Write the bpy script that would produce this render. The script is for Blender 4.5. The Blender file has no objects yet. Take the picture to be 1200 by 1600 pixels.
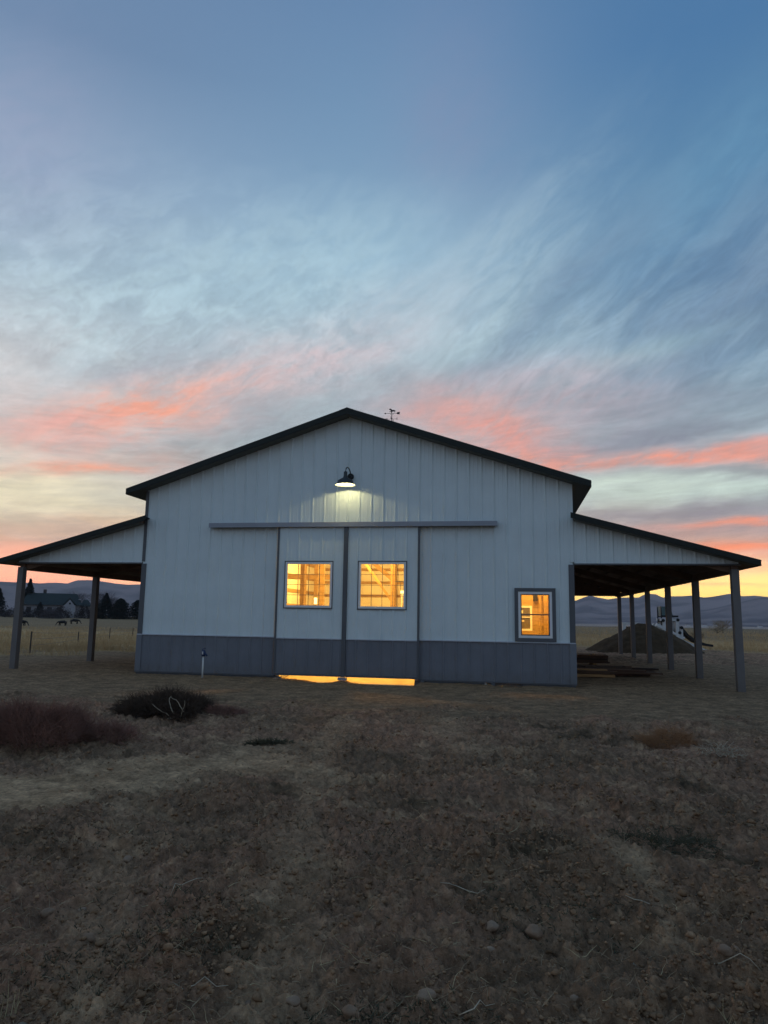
import bpy, math, random
import numpy as np
from mathutils import Vector

random.seed(7)
rng = np.random.default_rng(7)
C = bpy.context.scene.collection
S = bpy.context.scene

# ------------------------------------------------------------------ camera
cam_d = bpy.data.cameras.new('camera')
cam = bpy.data.objects.new('camera', cam_d)
C.objects.link(cam)
CAM = Vector((9.684, -17.607, 1.467))
F_PX, PITCH, YAW, ROLL = 1109.2, 0.1478, 0.1773, 0.0160
fw = Vector((-math.sin(YAW) * math.cos(PITCH), math.cos(YAW) * math.cos(PITCH), math.sin(PITCH)))
rt = Vector((math.cos(YAW), math.sin(YAW), 0))
up = rt.cross(fw)
rt2 = rt * math.cos(ROLL) + up * math.sin(ROLL)
up2 = up * math.cos(ROLL) - rt * math.sin(ROLL)
from mathutils import Matrix
cam.matrix_world = Matrix(((rt2.x, up2.x, -fw.x, CAM.x), (rt2.y, up2.y, -fw.y, CAM.y),
                           (rt2.z, up2.z, -fw.z, CAM.z), (0, 0, 0, 1)))
cam_d.sensor_fit = 'VERTICAL'
cam_d.sensor_height = 24.0
cam_d.lens = 24.0 * F_PX / 1600.0
cam_d.clip_start = 0.05
cam_d.clip_end = 40000
S.camera = cam
S.view_settings.view_transform = 'Standard'
S.view_settings.look = 'None'
S.view_settings.exposure = 0.0
S.view_settings.gamma = 1.0
S.view_settings.use_curve_mapping = False
S.cycles.use_denoising = True
S.cycles.max_bounces = 8
S.cycles.diffuse_bounces = 4
S.cycles.transparent_max_bounces = 12
S.cycles.caustics_reflective = False
S.cycles.caustics_refractive = False

def lin(c):
    return tuple(((v / 255.0) / 12.92 if v / 255.0 <= 0.04045 else ((v / 255.0 + 0.055) / 1.055) ** 2.4) for v in c) + (1.0,)

class NG:
    """small helper for building node graphs"""
    def __init__(s, tree): s.t = tree
    def new(s, typ, **kw):
        n = s.t.nodes.new(typ)
        for k, v in kw.items(): setattr(n, k, v)
        return n
    def put(s, sock, v):
        if isinstance(v, bpy.types.NodeSocket): s.t.links.new(v, sock)
        elif v is not None: sock.default_value = v
    def math(s, op, a, b=None, c=None, clamp=False):
        n = s.new('ShaderNodeMath', operation=op, use_clamp=clamp)
        s.put(n.inputs[0], a); s.put(n.inputs[1], b); s.put(n.inputs[2], c)
        return n.outputs[0]
    def vmath(s, op, a, b=None, scale=None):
        n = s.new('ShaderNodeVectorMath', operation=op)
        s.put(n.inputs[0], a)
        if b is not None: s.put(n.inputs[1], b)
        if scale is not None: s.put(n.inputs['Scale'], scale)
        return n.outputs['Value'] if op in ('LENGTH', 'DOT_PRODUCT', 'DISTANCE') else n.outputs[0]
    def noise(s, vec, scale, detail=4, rough=0.5, dist=0.0, out=0):
        n = s.new('ShaderNodeTexNoise')
        s.put(n.inputs['Vector'], vec)
        n.inputs['Scale'].default_value = scale
        n.inputs['Detail'].default_value = detail
        n.inputs['Roughness'].default_value = rough
        n.inputs['Distortion'].default_value = dist
        return n.outputs[out]
    def rng(s, v, a, b, c=0.0, d=1.0, smooth=True):
        n = s.new('ShaderNodeMapRange', interpolation_type='SMOOTHSTEP' if smooth else 'LINEAR')
        s.put(n.inputs['Value'], v)
        n.inputs['From Min'].default_value = a; n.inputs['From Max'].default_value = b
        n.inputs['To Min'].default_value = c; n.inputs['To Max'].default_value = d
        return n.outputs[0]
    def mix(s, fac, a, b, blend='MIX'):
        n = s.new('ShaderNodeMix', data_type='RGBA', blend_type=blend)
        s.put(n.inputs[0], fac); s.put(n.inputs[6], a); s.put(n.inputs[7], b)
        return n.outputs[2]
    def ramp(s, fac, stops):
        n = s.new('ShaderNodeValToRGB')
        el = n.color_ramp.elements
        while len(el) > 1: el.remove(el[0])
        for i, (p, c) in enumerate(stops):
            e = el[0] if i == 0 else el.new(p)
            e.position = p; e.color = c
        s.put(n.inputs[0], fac)
        return n.outputs[0]
    def mapping(s, vec, loc=(0, 0, 0), rot=(0, 0, 0), scale=(1, 1, 1), typ='POINT'):
        n = s.new('ShaderNodeMapping', vector_type=typ)
        s.put(n.inputs['Vector'], vec)
        n.inputs['Location'].default_value = loc
        n.inputs['Rotation'].default_value = rot
        n.inputs['Scale'].default_value = scale
        return n.outputs[0]

# ------------------------------------------------------------------ sky
W = bpy.data.worlds.new('World')
S.world = W
W.use_nodes = True
W.node_tree.nodes.clear()
g = NG(W.node_tree)
D = g.new('ShaderNodeTexCoord').outputs['Generated']
D = g.vmath('NORMALIZE', D)
sx = g.new('ShaderNodeSeparateXYZ'); g.put(sx.inputs[0], D)
az = g.math('MULTIPLY', g.math('ARCTAN2', sx.outputs[0], sx.outputs[1]), 57.29578)
el = g.math('MULTIPLY', g.math('ARCSINE', sx.outputs[2]), 57.29578)
fac = g.math('DIVIDE', el, 60.0, clamp=True)
def skyramp(stops): return g.ramp(fac, [(e / 60.0, lin(c)) for e, c in stops])
rL = skyramp([(0, (236, 150, 112)), (1.8, (243, 158, 118)), (3.3, (240, 165, 130)), (5, (225, 178, 152)), (7, (242, 212, 178)),
              (8.7, (255, 242, 208)), (10.5, (236, 228, 212)), (13, (214, 214, 212)), (16, (222, 222, 220)), (20, (200, 213, 220)),
              (24.5, (174, 198, 213)), (31, (144, 169, 196)), (39, (110, 138, 172)), (60, (96, 126, 166))])
rM = skyramp([(0, (255, 196, 110)), (2, (255, 200, 120)), (5, (235, 190, 150)), (9, (200, 205, 192)), (13, (186, 200, 204)),
              (18, (180, 203, 211)), (22, (176, 203, 216)), (28, (156, 190, 212)), (34, (122, 157, 189)), (44, (102, 136, 174)), (60, (96, 128, 168))])
rR = skyramp([(0, (255, 200, 84)), (1.9, (255, 214, 98)), (3.3, (252, 205, 122)), (5, (228, 172, 140)), (7, (182, 168, 170)),
              (9.7, (192, 212, 206)), (12, (165, 176, 186)), (15, (146, 170, 184)), (19, (128, 160, 184)), (25, (98, 136, 170)),
              (32, (88, 132, 170)), (40, (75, 120, 165)), (60, (84, 120, 162))])
rB = skyramp([(0, (124, 128, 144)), (5, (146, 144, 158)), (12, (142, 160, 182)), (30, (132, 160, 188)), (60, (104, 136, 172))])
tL = g.rng(az, -9, -38)
tR = g.rng(az, -10, 16)
base = g.mix(tR, g.mix(tL, rM, rL), rR)
hx = g.vmath('NORMALIZE', g.mapping(D, scale=(1, 1, 0)))
cosd = g.vmath('DOT_PRODUCT', hx, (math.sin(math.radians(-9)), math.cos(math.radians(-9)), 0))
tB = g.math('MULTIPLY', g.rng(cosd, 0.70, -0.5), g.rng(el, 85, 55))
base = g.mix(tB, base, rB)
# cloud structure: a flat layer seen in perspective, its fibres running towards the left horizon
den = g.math('ADD', g.math('MAXIMUM', sx.outputs[2], 0.0), 0.10)
cP = g.new('ShaderNodeCombineXYZ')
g.put(cP.inputs[0], g.math('DIVIDE', sx.outputs[0], den)); g.put(cP.inputs[1], g.math('DIVIDE', sx.outputs[1], den))
P = cP.outputs[0]
fib_co = g.mapping(P, rot=(0, 0, math.radians(-48)), scale=(2.3, 0.9, 1))
fib = g.noise(fib_co, 2.2, 10, 0.62, 0.8)
fib2 = g.noise(g.mapping(P, loc=(3, 7, 2), rot=(0, 0, math.radians(-40)), scale=(2.0, 0.7, 1)), 1.1, 9, 0.6, 0.5)
puff = g.noise(g.mapping(P, loc=(9, 1, 4), rot=(0, 0, math.radians(-40)), scale=(1.5, 1.0, 1)), 4.5, 8, 0.62, 0.6)
pos = g.new('ShaderNodeCombineXYZ'); g.put(pos.inputs[0], az); g.put(pos.inputs[1], el)
warpn = g.noise(g.mapping(P, scale=(1, 1, 1)), 1.6, 6, 0.55, 0.0, out=1)
warp = g.vmath('MULTIPLY', g.vmath('SUBTRACT', warpn, (0.5, 0.5, 0.5)), (11, 5.5, 0))
elscale = g.rng(el, 2, 16, 0.25, 1.0)
warp = g.vmath('SCALE', warp, scale=elscale)
wpos = g.vmath('ADD', pos.outputs[0], warp)
def blob(a, e, sa, se, rot):
    m = g.mapping(wpos, loc=(a, e, 0), rot=(0, 0, math.radians(rot)), scale=(sa, se, 1), typ='TEXTURE')
    l = g.vmath('LENGTH', m)
    return g.math('POWER', 2.718, g.math('MULTIPLY', g.math('MULTIPLY', l, l), -1.0))
# streak textures laid along the sky: tilt grows from flat at the horizon to diagonal higher up
def streak(rot, sa, se, seed, detail=10, rough=.66, dist=.25):
    return g.noise(g.mapping(wstreak, loc=(seed, seed * 2.3, seed), rot=(0, 0, math.radians(rot)), scale=(sa, se, 1), typ='TEXTURE'), 1.0, detail, rough, dist)
wst = g.vmath('MULTIPLY', g.vmath('SUBTRACT', g.noise(pos.outputs[0], .05, 3, .5, 0.0, out=1), (0.5, 0.5, 0.5)), (6, 4, 0))
wstreak = g.vmath('ADD', pos.outputs[0], g.vmath('SCALE', wst, scale=elscale))
hi_w = g.rng(el, 13, 20); ri_w = g.rng(az, -16, 0)
sLow = streak(4, 9, 1.0, 3.1); sL = streak(27, 3.0, 1.6, 7.7, 8, .58, .6); sR = streak(37, 6.5, 1.9, 12.3, 8, .58, .5)
def mixv(f, a, b):
    return g.math('ADD', g.math('MULTIPLY', a, g.math('SUBTRACT', 1.0, f)), g.math('MULTIPLY', b, f))
sHi = mixv(ri_w, sL, sR)
fibv = mixv(hi_w, sLow, sHi)
texA = g.rng(fibv, 0.38, 0.62)          # streaks
texB = g.rng(fib2, 0.38, 0.62)          # broad streaks
puffA = g.noise(g.mapping(wstreak, rot=(0, 0, math.radians(26)), scale=(3.2, 1.5, 1), typ='TEXTURE'), 1.0, 9, .6, .4)
texC = g.rng(puffA, 0.36, 0.62)
mtx = g.rng(g.noise(g.mapping(wstreak, rot=(0, 0, math.radians(22)), scale=(2.6, .8, 1), typ='TEXTURE'), 1.0, 9, .66, .5), .40, .60)
mod = g.math('ADD', g.math('ADD', g.math('MULTIPLY', texA, 0.40), g.math('MULTIPLY', texC, 0.30)), g.math('MULTIPLY', mtx, 0.30))
front = g.math('SUBTRACT', 1.0, g.math('MULTIPLY', tB, 0.7))
high = g.rng(el, 36, 18)
low = g.rng(el, 1.5, 7)
col = base
def layer(color, amt):
    global col
    col = g.mix(amt, col, lin(color))
# broad veil of grey-blue and pale streaks across the middle of the sky
a = g.math('MULTIPLY', g.math('MULTIPLY', texB, g.math('MULTIPLY', high, low)), 0.30)
layer((132, 150, 172), g.math('MULTIPLY', a, front))
a = g.math('MULTIPLY', g.math('MULTIPLY', texA, g.math('MULTIPLY', high, g.rng(el, 6, 14))), 0.50)
layer((196, 220, 228), g.math('MULTIPLY', a, g.math('MULTIPLY', front, g.rng(az, 14, -10, 0.45, 1.0))))
MASKS = [  # az, el, half width, half height, tilt, colour, strength, texture share
    (-41, 31, 7, 6, 0, (160, 164, 192), .40, .4), (-4, 37, 6, 7, 0, (136, 144, 176), .32, .4),
    (-20, 27, 13, 4, 15, (166, 196, 210), .35, .6), (14, 31, 9, 3, 28, (104, 156, 190), .45, .5),
    (3, 24.5, 12, 2.2, 36, (112, 138, 166), .55, .7), (-3, 27, 12, 2.0, 36, (164, 190, 206), .40, .8), (15, 21.5, 9, 3.2, 20, (98, 124, 156), .65, .5),
    (-8, 18.0, 8, 2.6, 30, (132, 148, 164), .60, .5), (-4.5, 21, 9, 1.4, 40, (184, 210, 220), .60, .8), (8, 19.3, 9, 1.2, 14, (158, 190, 200), .55, .5),
    (-17, 20.3, 9, 2.4, 22, (214, 192, 196), .70, .5), (-29, 19.6, 8, 1.6, 14, (158, 164, 178), .50, .7),
    (-40, 16, 5, 4.5, 0, (216, 208, 208), .60, .3), (-20, 15.5, 9, 2.4, 20, (152, 162, 172), .70, .6),
    (-26, 12.3, 9, 1.5, 14, (154, 164, 168), .70, .85), (-31, 8.8, 6, 0.8, 6, (176, 176, 172), .55, .8), (-38, 8.4, 7, 1.8, 4, (255, 242, 206), .9, .3), (-39, 11.8, 3, 1.4, 8, (226, 222, 206), .6, .3),
    (-30, 15.5, 8.5, 2.2, 17, (244, 170, 146), .98, .7), (-36, 13.6, 5, 1.0, 12, (236, 178, 168), .7, .4),
    (-33.5, 10.8, 6, 0.8, 9, (244, 176, 150), .9, .65), (-25, 11.0, 5, 0.8, 12, (215, 188, 182), .6, .5),
    (-36, 6.0, 7, 0.8, 4, (218, 182, 158), .6, .5), (-35, 4.3, 8, .5, 2, (246, 160, 126), .7, .3),
    (4, 16.6, 9, 2.2, -8, (186, 168, 176), .70, .5), (-3.0, 16.2, 6, 2.0, -16, (210, 168, 164), .8, .4), (3, 18.8, 7, 1.4, 0, (196, 180, 190), .4, .5),
    (11, 14.2, 9, 0.9, 5, (124, 132, 150), .75, .4), (16, 16.5, 8, 1.0, 6, (128, 142, 160), .55, .5),
    (-1.5, 14.4, 6.5, 1.3, -14, (228, 158, 146), .85, .6), (10, 12.3, 13, 0.85, -1, (240, 156, 134), .9, .75),
    (19, 12.5, 6, .7, 0, (238, 156, 136), .7, .6), (17, 10.9, 7, 0.45, 2, (134, 140, 152), .8, .4),
    (9, 9.9, 10, 1.0, 0, (206, 224, 212), .8, .3), (12.5, 8.1, 9, 0.55, 2, (142, 140, 152), .9, .3),
    (17, 7.3, 6, 0.35, 2, (242, 156, 130), .9, .5), (8, 6.4, 7, .4, 2, (196, 160, 152), .8, .3),
    (17, 5.4, 8, 0.42, 0, (252, 148, 108), .95, .2), (12, 3.9, 9, 0.3, 0, (222, 168, 120), .6, .4), (16, 2.75, 9, 0.10, 0, (214, 160, 110), .6, .4),
]
for (a_, e_, sa, se, r_, c_, st, tx) in MASKS:
    m = g.math('MULTIPLY', blob(a_, e_, sa, se, r_), g.math('ADD', g.math('MULTIPLY', mod, tx * 1.5), 1 - tx))
    layer(c_, g.math('MINIMUM', g.math('MULTIPLY', m, st), 1.0))
# fine fibres over everything
sf1 = streak(24, 1.0, .62, 21.0, 8, .60, 1.2); sf2 = streak(37, 1.7, .75, 33.0, 8, .60, 1.1); sf0 = streak(5, 3.2, .38, 5.0, 8, .62, .5)
finf = mixv(hi_w, sf0, mixv(ri_w, sf1, sf2))
finev = g.math('MULTIPLY', g.math('MULTIPLY', g.rng(fibv, 0.3, 0.7, 0.90, 1.09, smooth=False), g.rng(finf, 0.3, 0.7, 0.91, 1.08, smooth=False)), g.rng(puffA, 0.3, 0.7, 0.93, 1.07, smooth=False))
amt = g.math('MULTIPLY', high, g.rng(el, 1, 6))
n = g.new('ShaderNodeMix', data_type='RGBA', blend_type='MULTIPLY')
fc = g.new('ShaderNodeCombineColor')
for i in range(3): g.put(fc.inputs[i], finev)
g.put(n.inputs[0], amt); g.put(n.inputs[6], col); g.put(n.inputs[7], fc.outputs[0])
col = n.outputs[2]
bo = g.rng(el, 6.5, 1.8, 1.0, 2.5)
bc = g.new('ShaderNodeCombineColor')
for i in range(3): g.put(bc.inputs[i], bo)
n = g.new('ShaderNodeMix', data_type='RGBA', blend_type='MULTIPLY'); n.clamp_result = False
g.put(n.inputs[0], g.math('SUBTRACT', 1.0, tB)); g.put(n.inputs[6], col); g.put(n.inputs[7], bc.outputs[0])
col = n.outputs[2]
col = g.mix(g.rng(el, 0, -3), col, lin((70, 68, 66)))
bg = g.new('ShaderNodeBackground'); g.put(bg.inputs['Color'], col); bg.inputs['Strength'].default_value = 1.0
nis = g.new('ShaderNodeTexSky', sky_type='NISHITA')
nis.sun_disc = False
nis.sun_elevation = math.radians(0.5)
nis.sun_rotation = math.radians(6)
bg2 = g.new('ShaderNodeBackground'); g.put(bg2.inputs['Color'], nis.outputs[0]); bg2.inputs['Strength'].default_value = 0.01
add = g.new('ShaderNodeAddShader'); g.put(add.inputs[0], bg.outputs[0]); g.put(add.inputs[1], bg2.outputs[0])
wo = g.new('ShaderNodeOutputWorld'); g.put(wo.inputs['Surface'], add.outputs[0])
W.cycles.sampling_method = 'MANUAL'
W.cycles.sample_map_resolution = 1024

# the sun is down behind the mountains; what is left of it is a faint warm glow from over the ridge
sun_d = bpy.data.lights.new('sun', 'SUN'); sun_d.energy = 0.04; sun_d.angle = math.radians(12); sun_d.color = (1, 0.6, 0.35)
sun = bpy.data.objects.new('sun', sun_d); C.objects.link(sun)
sun.rotation_euler = (math.radians(90 - 3.5), 0, math.radians(180 - 6))
sd = Vector((math.sin(math.radians(6)) * math.cos(math.radians(3.5)), math.cos(math.radians(6)) * math.cos(math.radians(3.5)), math.sin(math.radians(3.5))))
sun.rotation_euler = sd.to_track_quat('Z', 'Y').to_euler()

# ------------------------------------------------------------------ helpers
def mat(name, color, rough=0.6, metal=0.0, var=0.12, vscale=3.0, bump=0.0, bscale=40.0, spec=0.5, stretch=(1, 1, 1), emit=None, estr=0.0, dirt=None):
    m = bpy.data.materials.new(name); m.use_nodes = True
    m.node_tree.nodes.clear(); q = NG(m.node_tree)
    b = q.new('ShaderNodeBsdfPrincipled'); o = q.new('ShaderNodeOutputMaterial')
    q.put(o.inputs['Surface'], b.outputs[0])
    co = q.new('ShaderNodeNewGeometry').outputs['Position']
    if stretch != (1, 1, 1): co = q.mapping(co, scale=stretch)
    nz = q.noise(co, vscale, 6, 0.6)
    c = tuple(color) + (1,)
    v = q.rng(nz, 0.3, 0.7, 1 - var, 1 + var, smooth=False)
    cc = q.new('ShaderNodeCombineColor')
    for i in range(3): q.put(cc.inputs[i], v)
    colr = q.mix(1.0, c, cc.outputs[0], 'MULTIPLY')
    if dirt:  # dust thrown up at the foot of a surface: colour, height
        sp = q.new('ShaderNodeSeparateXYZ'); q.put(sp.inputs[0], q.new('ShaderNodeNewGeometry').outputs['Position'])
        dz = q.math('MULTIPLY', q.rng(sp.outputs[2], dirt[1], 0.0), q.rng(q.noise(co, 5.0, 5, 0.7), 0.3, 0.7, 0.2, 1.0))
        colr = q.mix(q.math('MULTIPLY', dz, dirt[2]), colr, tuple(dirt[0]) + (1,))
    q.put(b.inputs['Base Color'], colr)
    b.inputs['Roughness'].default_value = rough; b.inputs['Metallic'].default_value = metal
    b.inputs['Specular IOR Level'].default_value = spec
    if bump:
        bn = q.new('ShaderNodeBump'); bn.inputs['Strength'].default_value = bump; bn.inputs['Distance'].default_value = 0.01
        q.put(bn.inputs['Height'], q.noise(co, bscale, 5, 0.6)); q.put(b.inputs['Normal'], bn.outputs[0])
    if emit:
        b.inputs['Emission Color'].default_value = tuple(emit) + (1,); b.inputs['Emission Strength'].default_value = estr
    return m

def wloc(p):
    v = Vector((0, 0, 0))
    while p is not None:
        v += p.location; p = p.parent
    return v

def link(name, me, parent=None, smooth=False):
    o = bpy.data.objects.new(name, me); C.objects.link(o)
    if parent is not None: o.parent = parent
    if smooth:
        me.polygons.foreach_set('use_smooth', [True] * len(me.polygons))
    return o

class MB:
    def __init__(s): s.v = []; s.f = []
    def addp(s, vs, fs):
        n = len(s.v); s.v += [tuple(v) for v in vs]; s.f += [tuple(i + n for i in f) for f in fs]; return s
    def box(s, x0, x1, y0, y1, z0, z1):
        return s.addp([(x0, y0, z0), (x1, y0, z0), (x1, y1, z0), (x0, y1, z0), (x0, y0, z1), (x1, y0, z1), (x1, y1, z1), (x0, y1, z1)],
                      [(0, 3, 2, 1), (4, 5, 6, 7), (0, 1, 5, 4), (1, 2, 6, 5), (2, 3, 7, 6), (3, 0, 4, 7)])
    def beam(s, p, q, w, h, upv=(0, 0, 1)):
        p = Vector(p); q = Vector(q); d = (q - p).normalized(); u = Vector(upv)
        if abs(d.dot(u)) > 0.98: u = Vector((0, 1, 0))
        r = d.cross(u).normalized(); u = r.cross(d).normalized()
        vs = []
        for e in (p, q):
            for a, b in ((-1, -1), (1, -1), (1, 1), (-1, 1)): vs.append(e + r * a * w / 2 + u * b * h / 2)
        return s.addp(vs, [(0, 3, 2, 1), (4, 5, 6, 7), (0, 1, 5, 4), (1, 2, 6, 5), (2, 3, 7, 6), (3, 0, 4, 7)])
    def tube(s, pts, rad, n=8):
        pts = [Vector(p) for p in pts]; rads = rad if isinstance(rad, (list, tuple)) else [rad] * len(pts)
        vs = []; fs = []
        for i, p in enumerate(pts):
            d = (pts[min(i + 1, len(pts) - 1)] - pts[max(i - 1, 0)]).normalized()
            u = Vector((0, 0, 1)) if abs(d.z) < 0.9 else Vector((0, 1, 0))
            r = d.cross(u).normalized(); u = r.cross(d).normalized()
            for k in range(n):
                a = 2 * math.pi * k / n; vs.append(p + (r * math.cos(a) + u * math.sin(a)) * rads[i])
        for i in range(len(pts) - 1):
            for k in range(n):
                a = i * n + k; b = i * n + (k + 1) % n; fs.append((a, b, b + n, a + n))
        fs.append(tuple(range(n))[::-1]); fs.append(tuple(range((len(pts) - 1) * n, len(pts) * n)))
        return s.addp(vs, fs)
    def prism(s, poly, y0, y1):   # polygon in XZ extruded along Y
        n = len(poly); vs = [(x, y0, z) for x, z in poly] + [(x, y1, z) for x, z in poly]
        fs = [tuple(range(n)), tuple(range(n, 2 * n))[::-1]] + [((i + 1) % n, i, i + n, (i + 1) % n + n) for i in range(n)]
        return s.addp(vs, fs)
    def lathe(s, prof, c, n=24, cap=False):
        vs = []; fs = []
        for (r, z) in prof:
            for k in range(n):
                a = 2 * math.pi * k / n; vs.append((c[0] + r * math.cos(a), c[1] + r * math.sin(a), c[2] + z))
        for i in range(len(prof) - 1):
            for k in range(n):
                a = i * n + k; b = i * n + (k + 1) % n; fs.append((a, b, b + n, a + n))
        if cap: fs.append(tuple(range(n))[::-1]); fs.append(tuple(range((len(prof) - 1) * n, len(prof) * n)))
        return s.addp(vs, fs)
    def build(s, name, m, parent=None, smooth=False, bevel=0.0):
        off = wloc(parent) if parent is not None else Vector((0, 0, 0))
        me = bpy.data.meshes.new(name)
        me.from_pydata([(v[0] - off.x, v[1] - off.y, v[2] - off.z) for v in s.v], [], s.f)
        me.materials.append(m); me.update()
        import bmesh
        bm = bmesh.new(); bm.from_mesh(me); bmesh.ops.recalc_face_normals(bm, faces=bm.faces)
        if bevel:
            bmesh.ops.bevel(bm, geom=list(bm.edges), offset=bevel, segments=1, affect='EDGES')
        bm.to_mesh(me); bm.free()
        return link(name, me, parent, smooth)

def tag(o, label=None, cat=None, group=None, kind=None):
    if label: o['label'] = label
    if cat: o['category'] = cat
    if group: o['group'] = group
    if kind: o['kind'] = kind
    return o
def thing(name, label, cat, loc=(0, 0, 0), group=None):
    o = bpy.data.objects.new(name, None); C.objects.link(o); o.location = loc; o.empty_display_size = 0.3
    return tag(o, label, cat, group)
def raw_mesh(name, V, Fc, m, parent=None, smooth=False):
    """V: (n,3) array, Fc: (k,3) or (k,4) int array"""
    me = bpy.data.meshes.new(name)
    V = np.asarray(V, np.float32); Fc = np.asarray(Fc, np.int32)
    if parent is not None:
        w = wloc(parent); V = V - np.array([w.x, w.y, w.z], np.float32)
    k = Fc.shape[1]
    me.vertices.add(len(V)); me.vertices.foreach_set('co', V.ravel())
    me.loops.add(Fc.size); me.loops.foreach_set('vertex_index', Fc.ravel())
    me.polygons.add(len(Fc)); me.polygons.foreach_set('loop_start', np.arange(0, Fc.size, k, dtype=np.int32))
    me.polygons.foreach_set('loop_total', np.full(len(Fc), k, np.int32))
    me.update(calc_edges=True); me.validate()
    me.materials.append(m)
    return link(name, me, parent, smooth)

# gradient noise in numpy
_perm = np.arange(512); _r = np.random.default_rng(11); _r.shuffle(_perm); _perm = np.concatenate([_perm, _perm])
_ga = _r.uniform(0, 2 * np.pi, 512); _gx, _gy = np.cos(_ga), np.sin(_ga)
def pn(x, y):
    xi = np.floor(x).astype(np.int64); yi = np.floor(y).astype(np.int64); xf = x - xi; yf = y - yi
    u = xf * xf * xf * (xf * (xf * 6 - 15) + 10); v = yf * yf * yf * (yf * (yf * 6 - 15) + 10)
    def gr(ix, iy, dx, dy):
        h = _perm[(_perm[ix & 511] + iy) & 511]; return _gx[h] * dx + _gy[h] * dy
    a = gr(xi, yi, xf, yf); b = gr(xi + 1, yi, xf - 1, yf); c = gr(xi, yi + 1, xf, yf - 1); d = gr(xi + 1, yi + 1, xf - 1, yf - 1)
    return (a + u * (b - a)) + v * ((c + u * (d - c)) - (a + u * (b - a)))
def fbm(x, y, o=4, gain=0.5):
    s = 0; a = 1.0; f = 1.0
    for i in range(o):
        s = s + a * pn(x * f + 17.3 * i, y * f - 9.1 * i); a *= gain; f *= 2.03
    return s
def sst(v, a, b):
    t = np.clip((v - a) / (b - a), 0, 1); return t * t * (3 - 2 * t)

# ------------------------------------------------------------------ terrain
def seg_d(x, y, ax, ay, bx, by):
    t = np.clip(((x - ax) * (bx - ax) + (y - ay) * (by - ay)) / ((bx - ax) ** 2 + (by - ay) ** 2), 0, 1)
    return np.hypot(x - ax - t * (bx - ax), y - ay - t * (by - ay))
WHEEL = []
def masks(x, y):
    wob = fbm(x * 0.9, y * 0.9, 3) * 0.9
    pad = sst(y + wob * 2.0, -6.6, -5.0) * sst(y + wob, 13, 9)
    track = 1 - sst(seg_d(x, y, -3.0, -13.5, 5.4, -12.1) + wob * 0.5, 0.6, 1.15)
    track = np.maximum(track, (1 - sst(seg_d(x, y, 5.2, -12.1, 7.0, -10.1) + wob * 0.6, 0.25, 0.9)) * .85)
    track = np.maximum(track, (1 - sst(seg_d(x, y, 7.0, -10.1, 6.6, -8.0) + wob * 0.6, 0.1, 0.6)) * .5)
    dist = np.hypot(x - 9.7, y + 17.6)
    strawL = sst(dist + wob * 1.5 + fbm(x * .2, y * .2, 2) * 4, 29, 32.5) * sst(x, 0, -3)
    strawR = sst(dist + wob * 2 + fbm(x * .15, y * .15, 2) * 6, 41, 46) * sst(x, 0, 3)
    # wheel marks pressed through the loose soil towards the doors
    for (ax, ay, bx, by, w_, s_) in WHEEL:
        track = np.maximum(track, (1 - sst(seg_d(x, y, ax, ay, bx, by) + wob * .22, w_ * .3, w_ * 1.2)) * s_)
    return pad, track, np.maximum(strawL, strawR)
def far_h(x, y):
    d = np.hypot(x - 9.7, y + 17.6)
    hl = np.interp(d, [0, 30, 70, 110, 160, 190, 300, 620, 9000], [-.06, -.06, -.25, -.35, .2, .35, .3, -14, -14])
    hr = np.interp(d, [0, 30, 80, 130, 165, 360, 9000], [-.06, -.06, 0, .35, .35, -14, -14])
    return hl + (hr - hl) * sst(x, -12, 6)
WHEEL += [(8.9, -15.2, 7.6, -10.0, .24, .42), (7.6, -10.0, 7.2, -7.0, .30, .42), (10.5, -13.4, 10.35, -12.2, .16, .6), (8.1, -15.0, 6.5, -11.8, .20, .36), (9.3, -9.0, 8.6, -6.5, .4, .40)]
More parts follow.
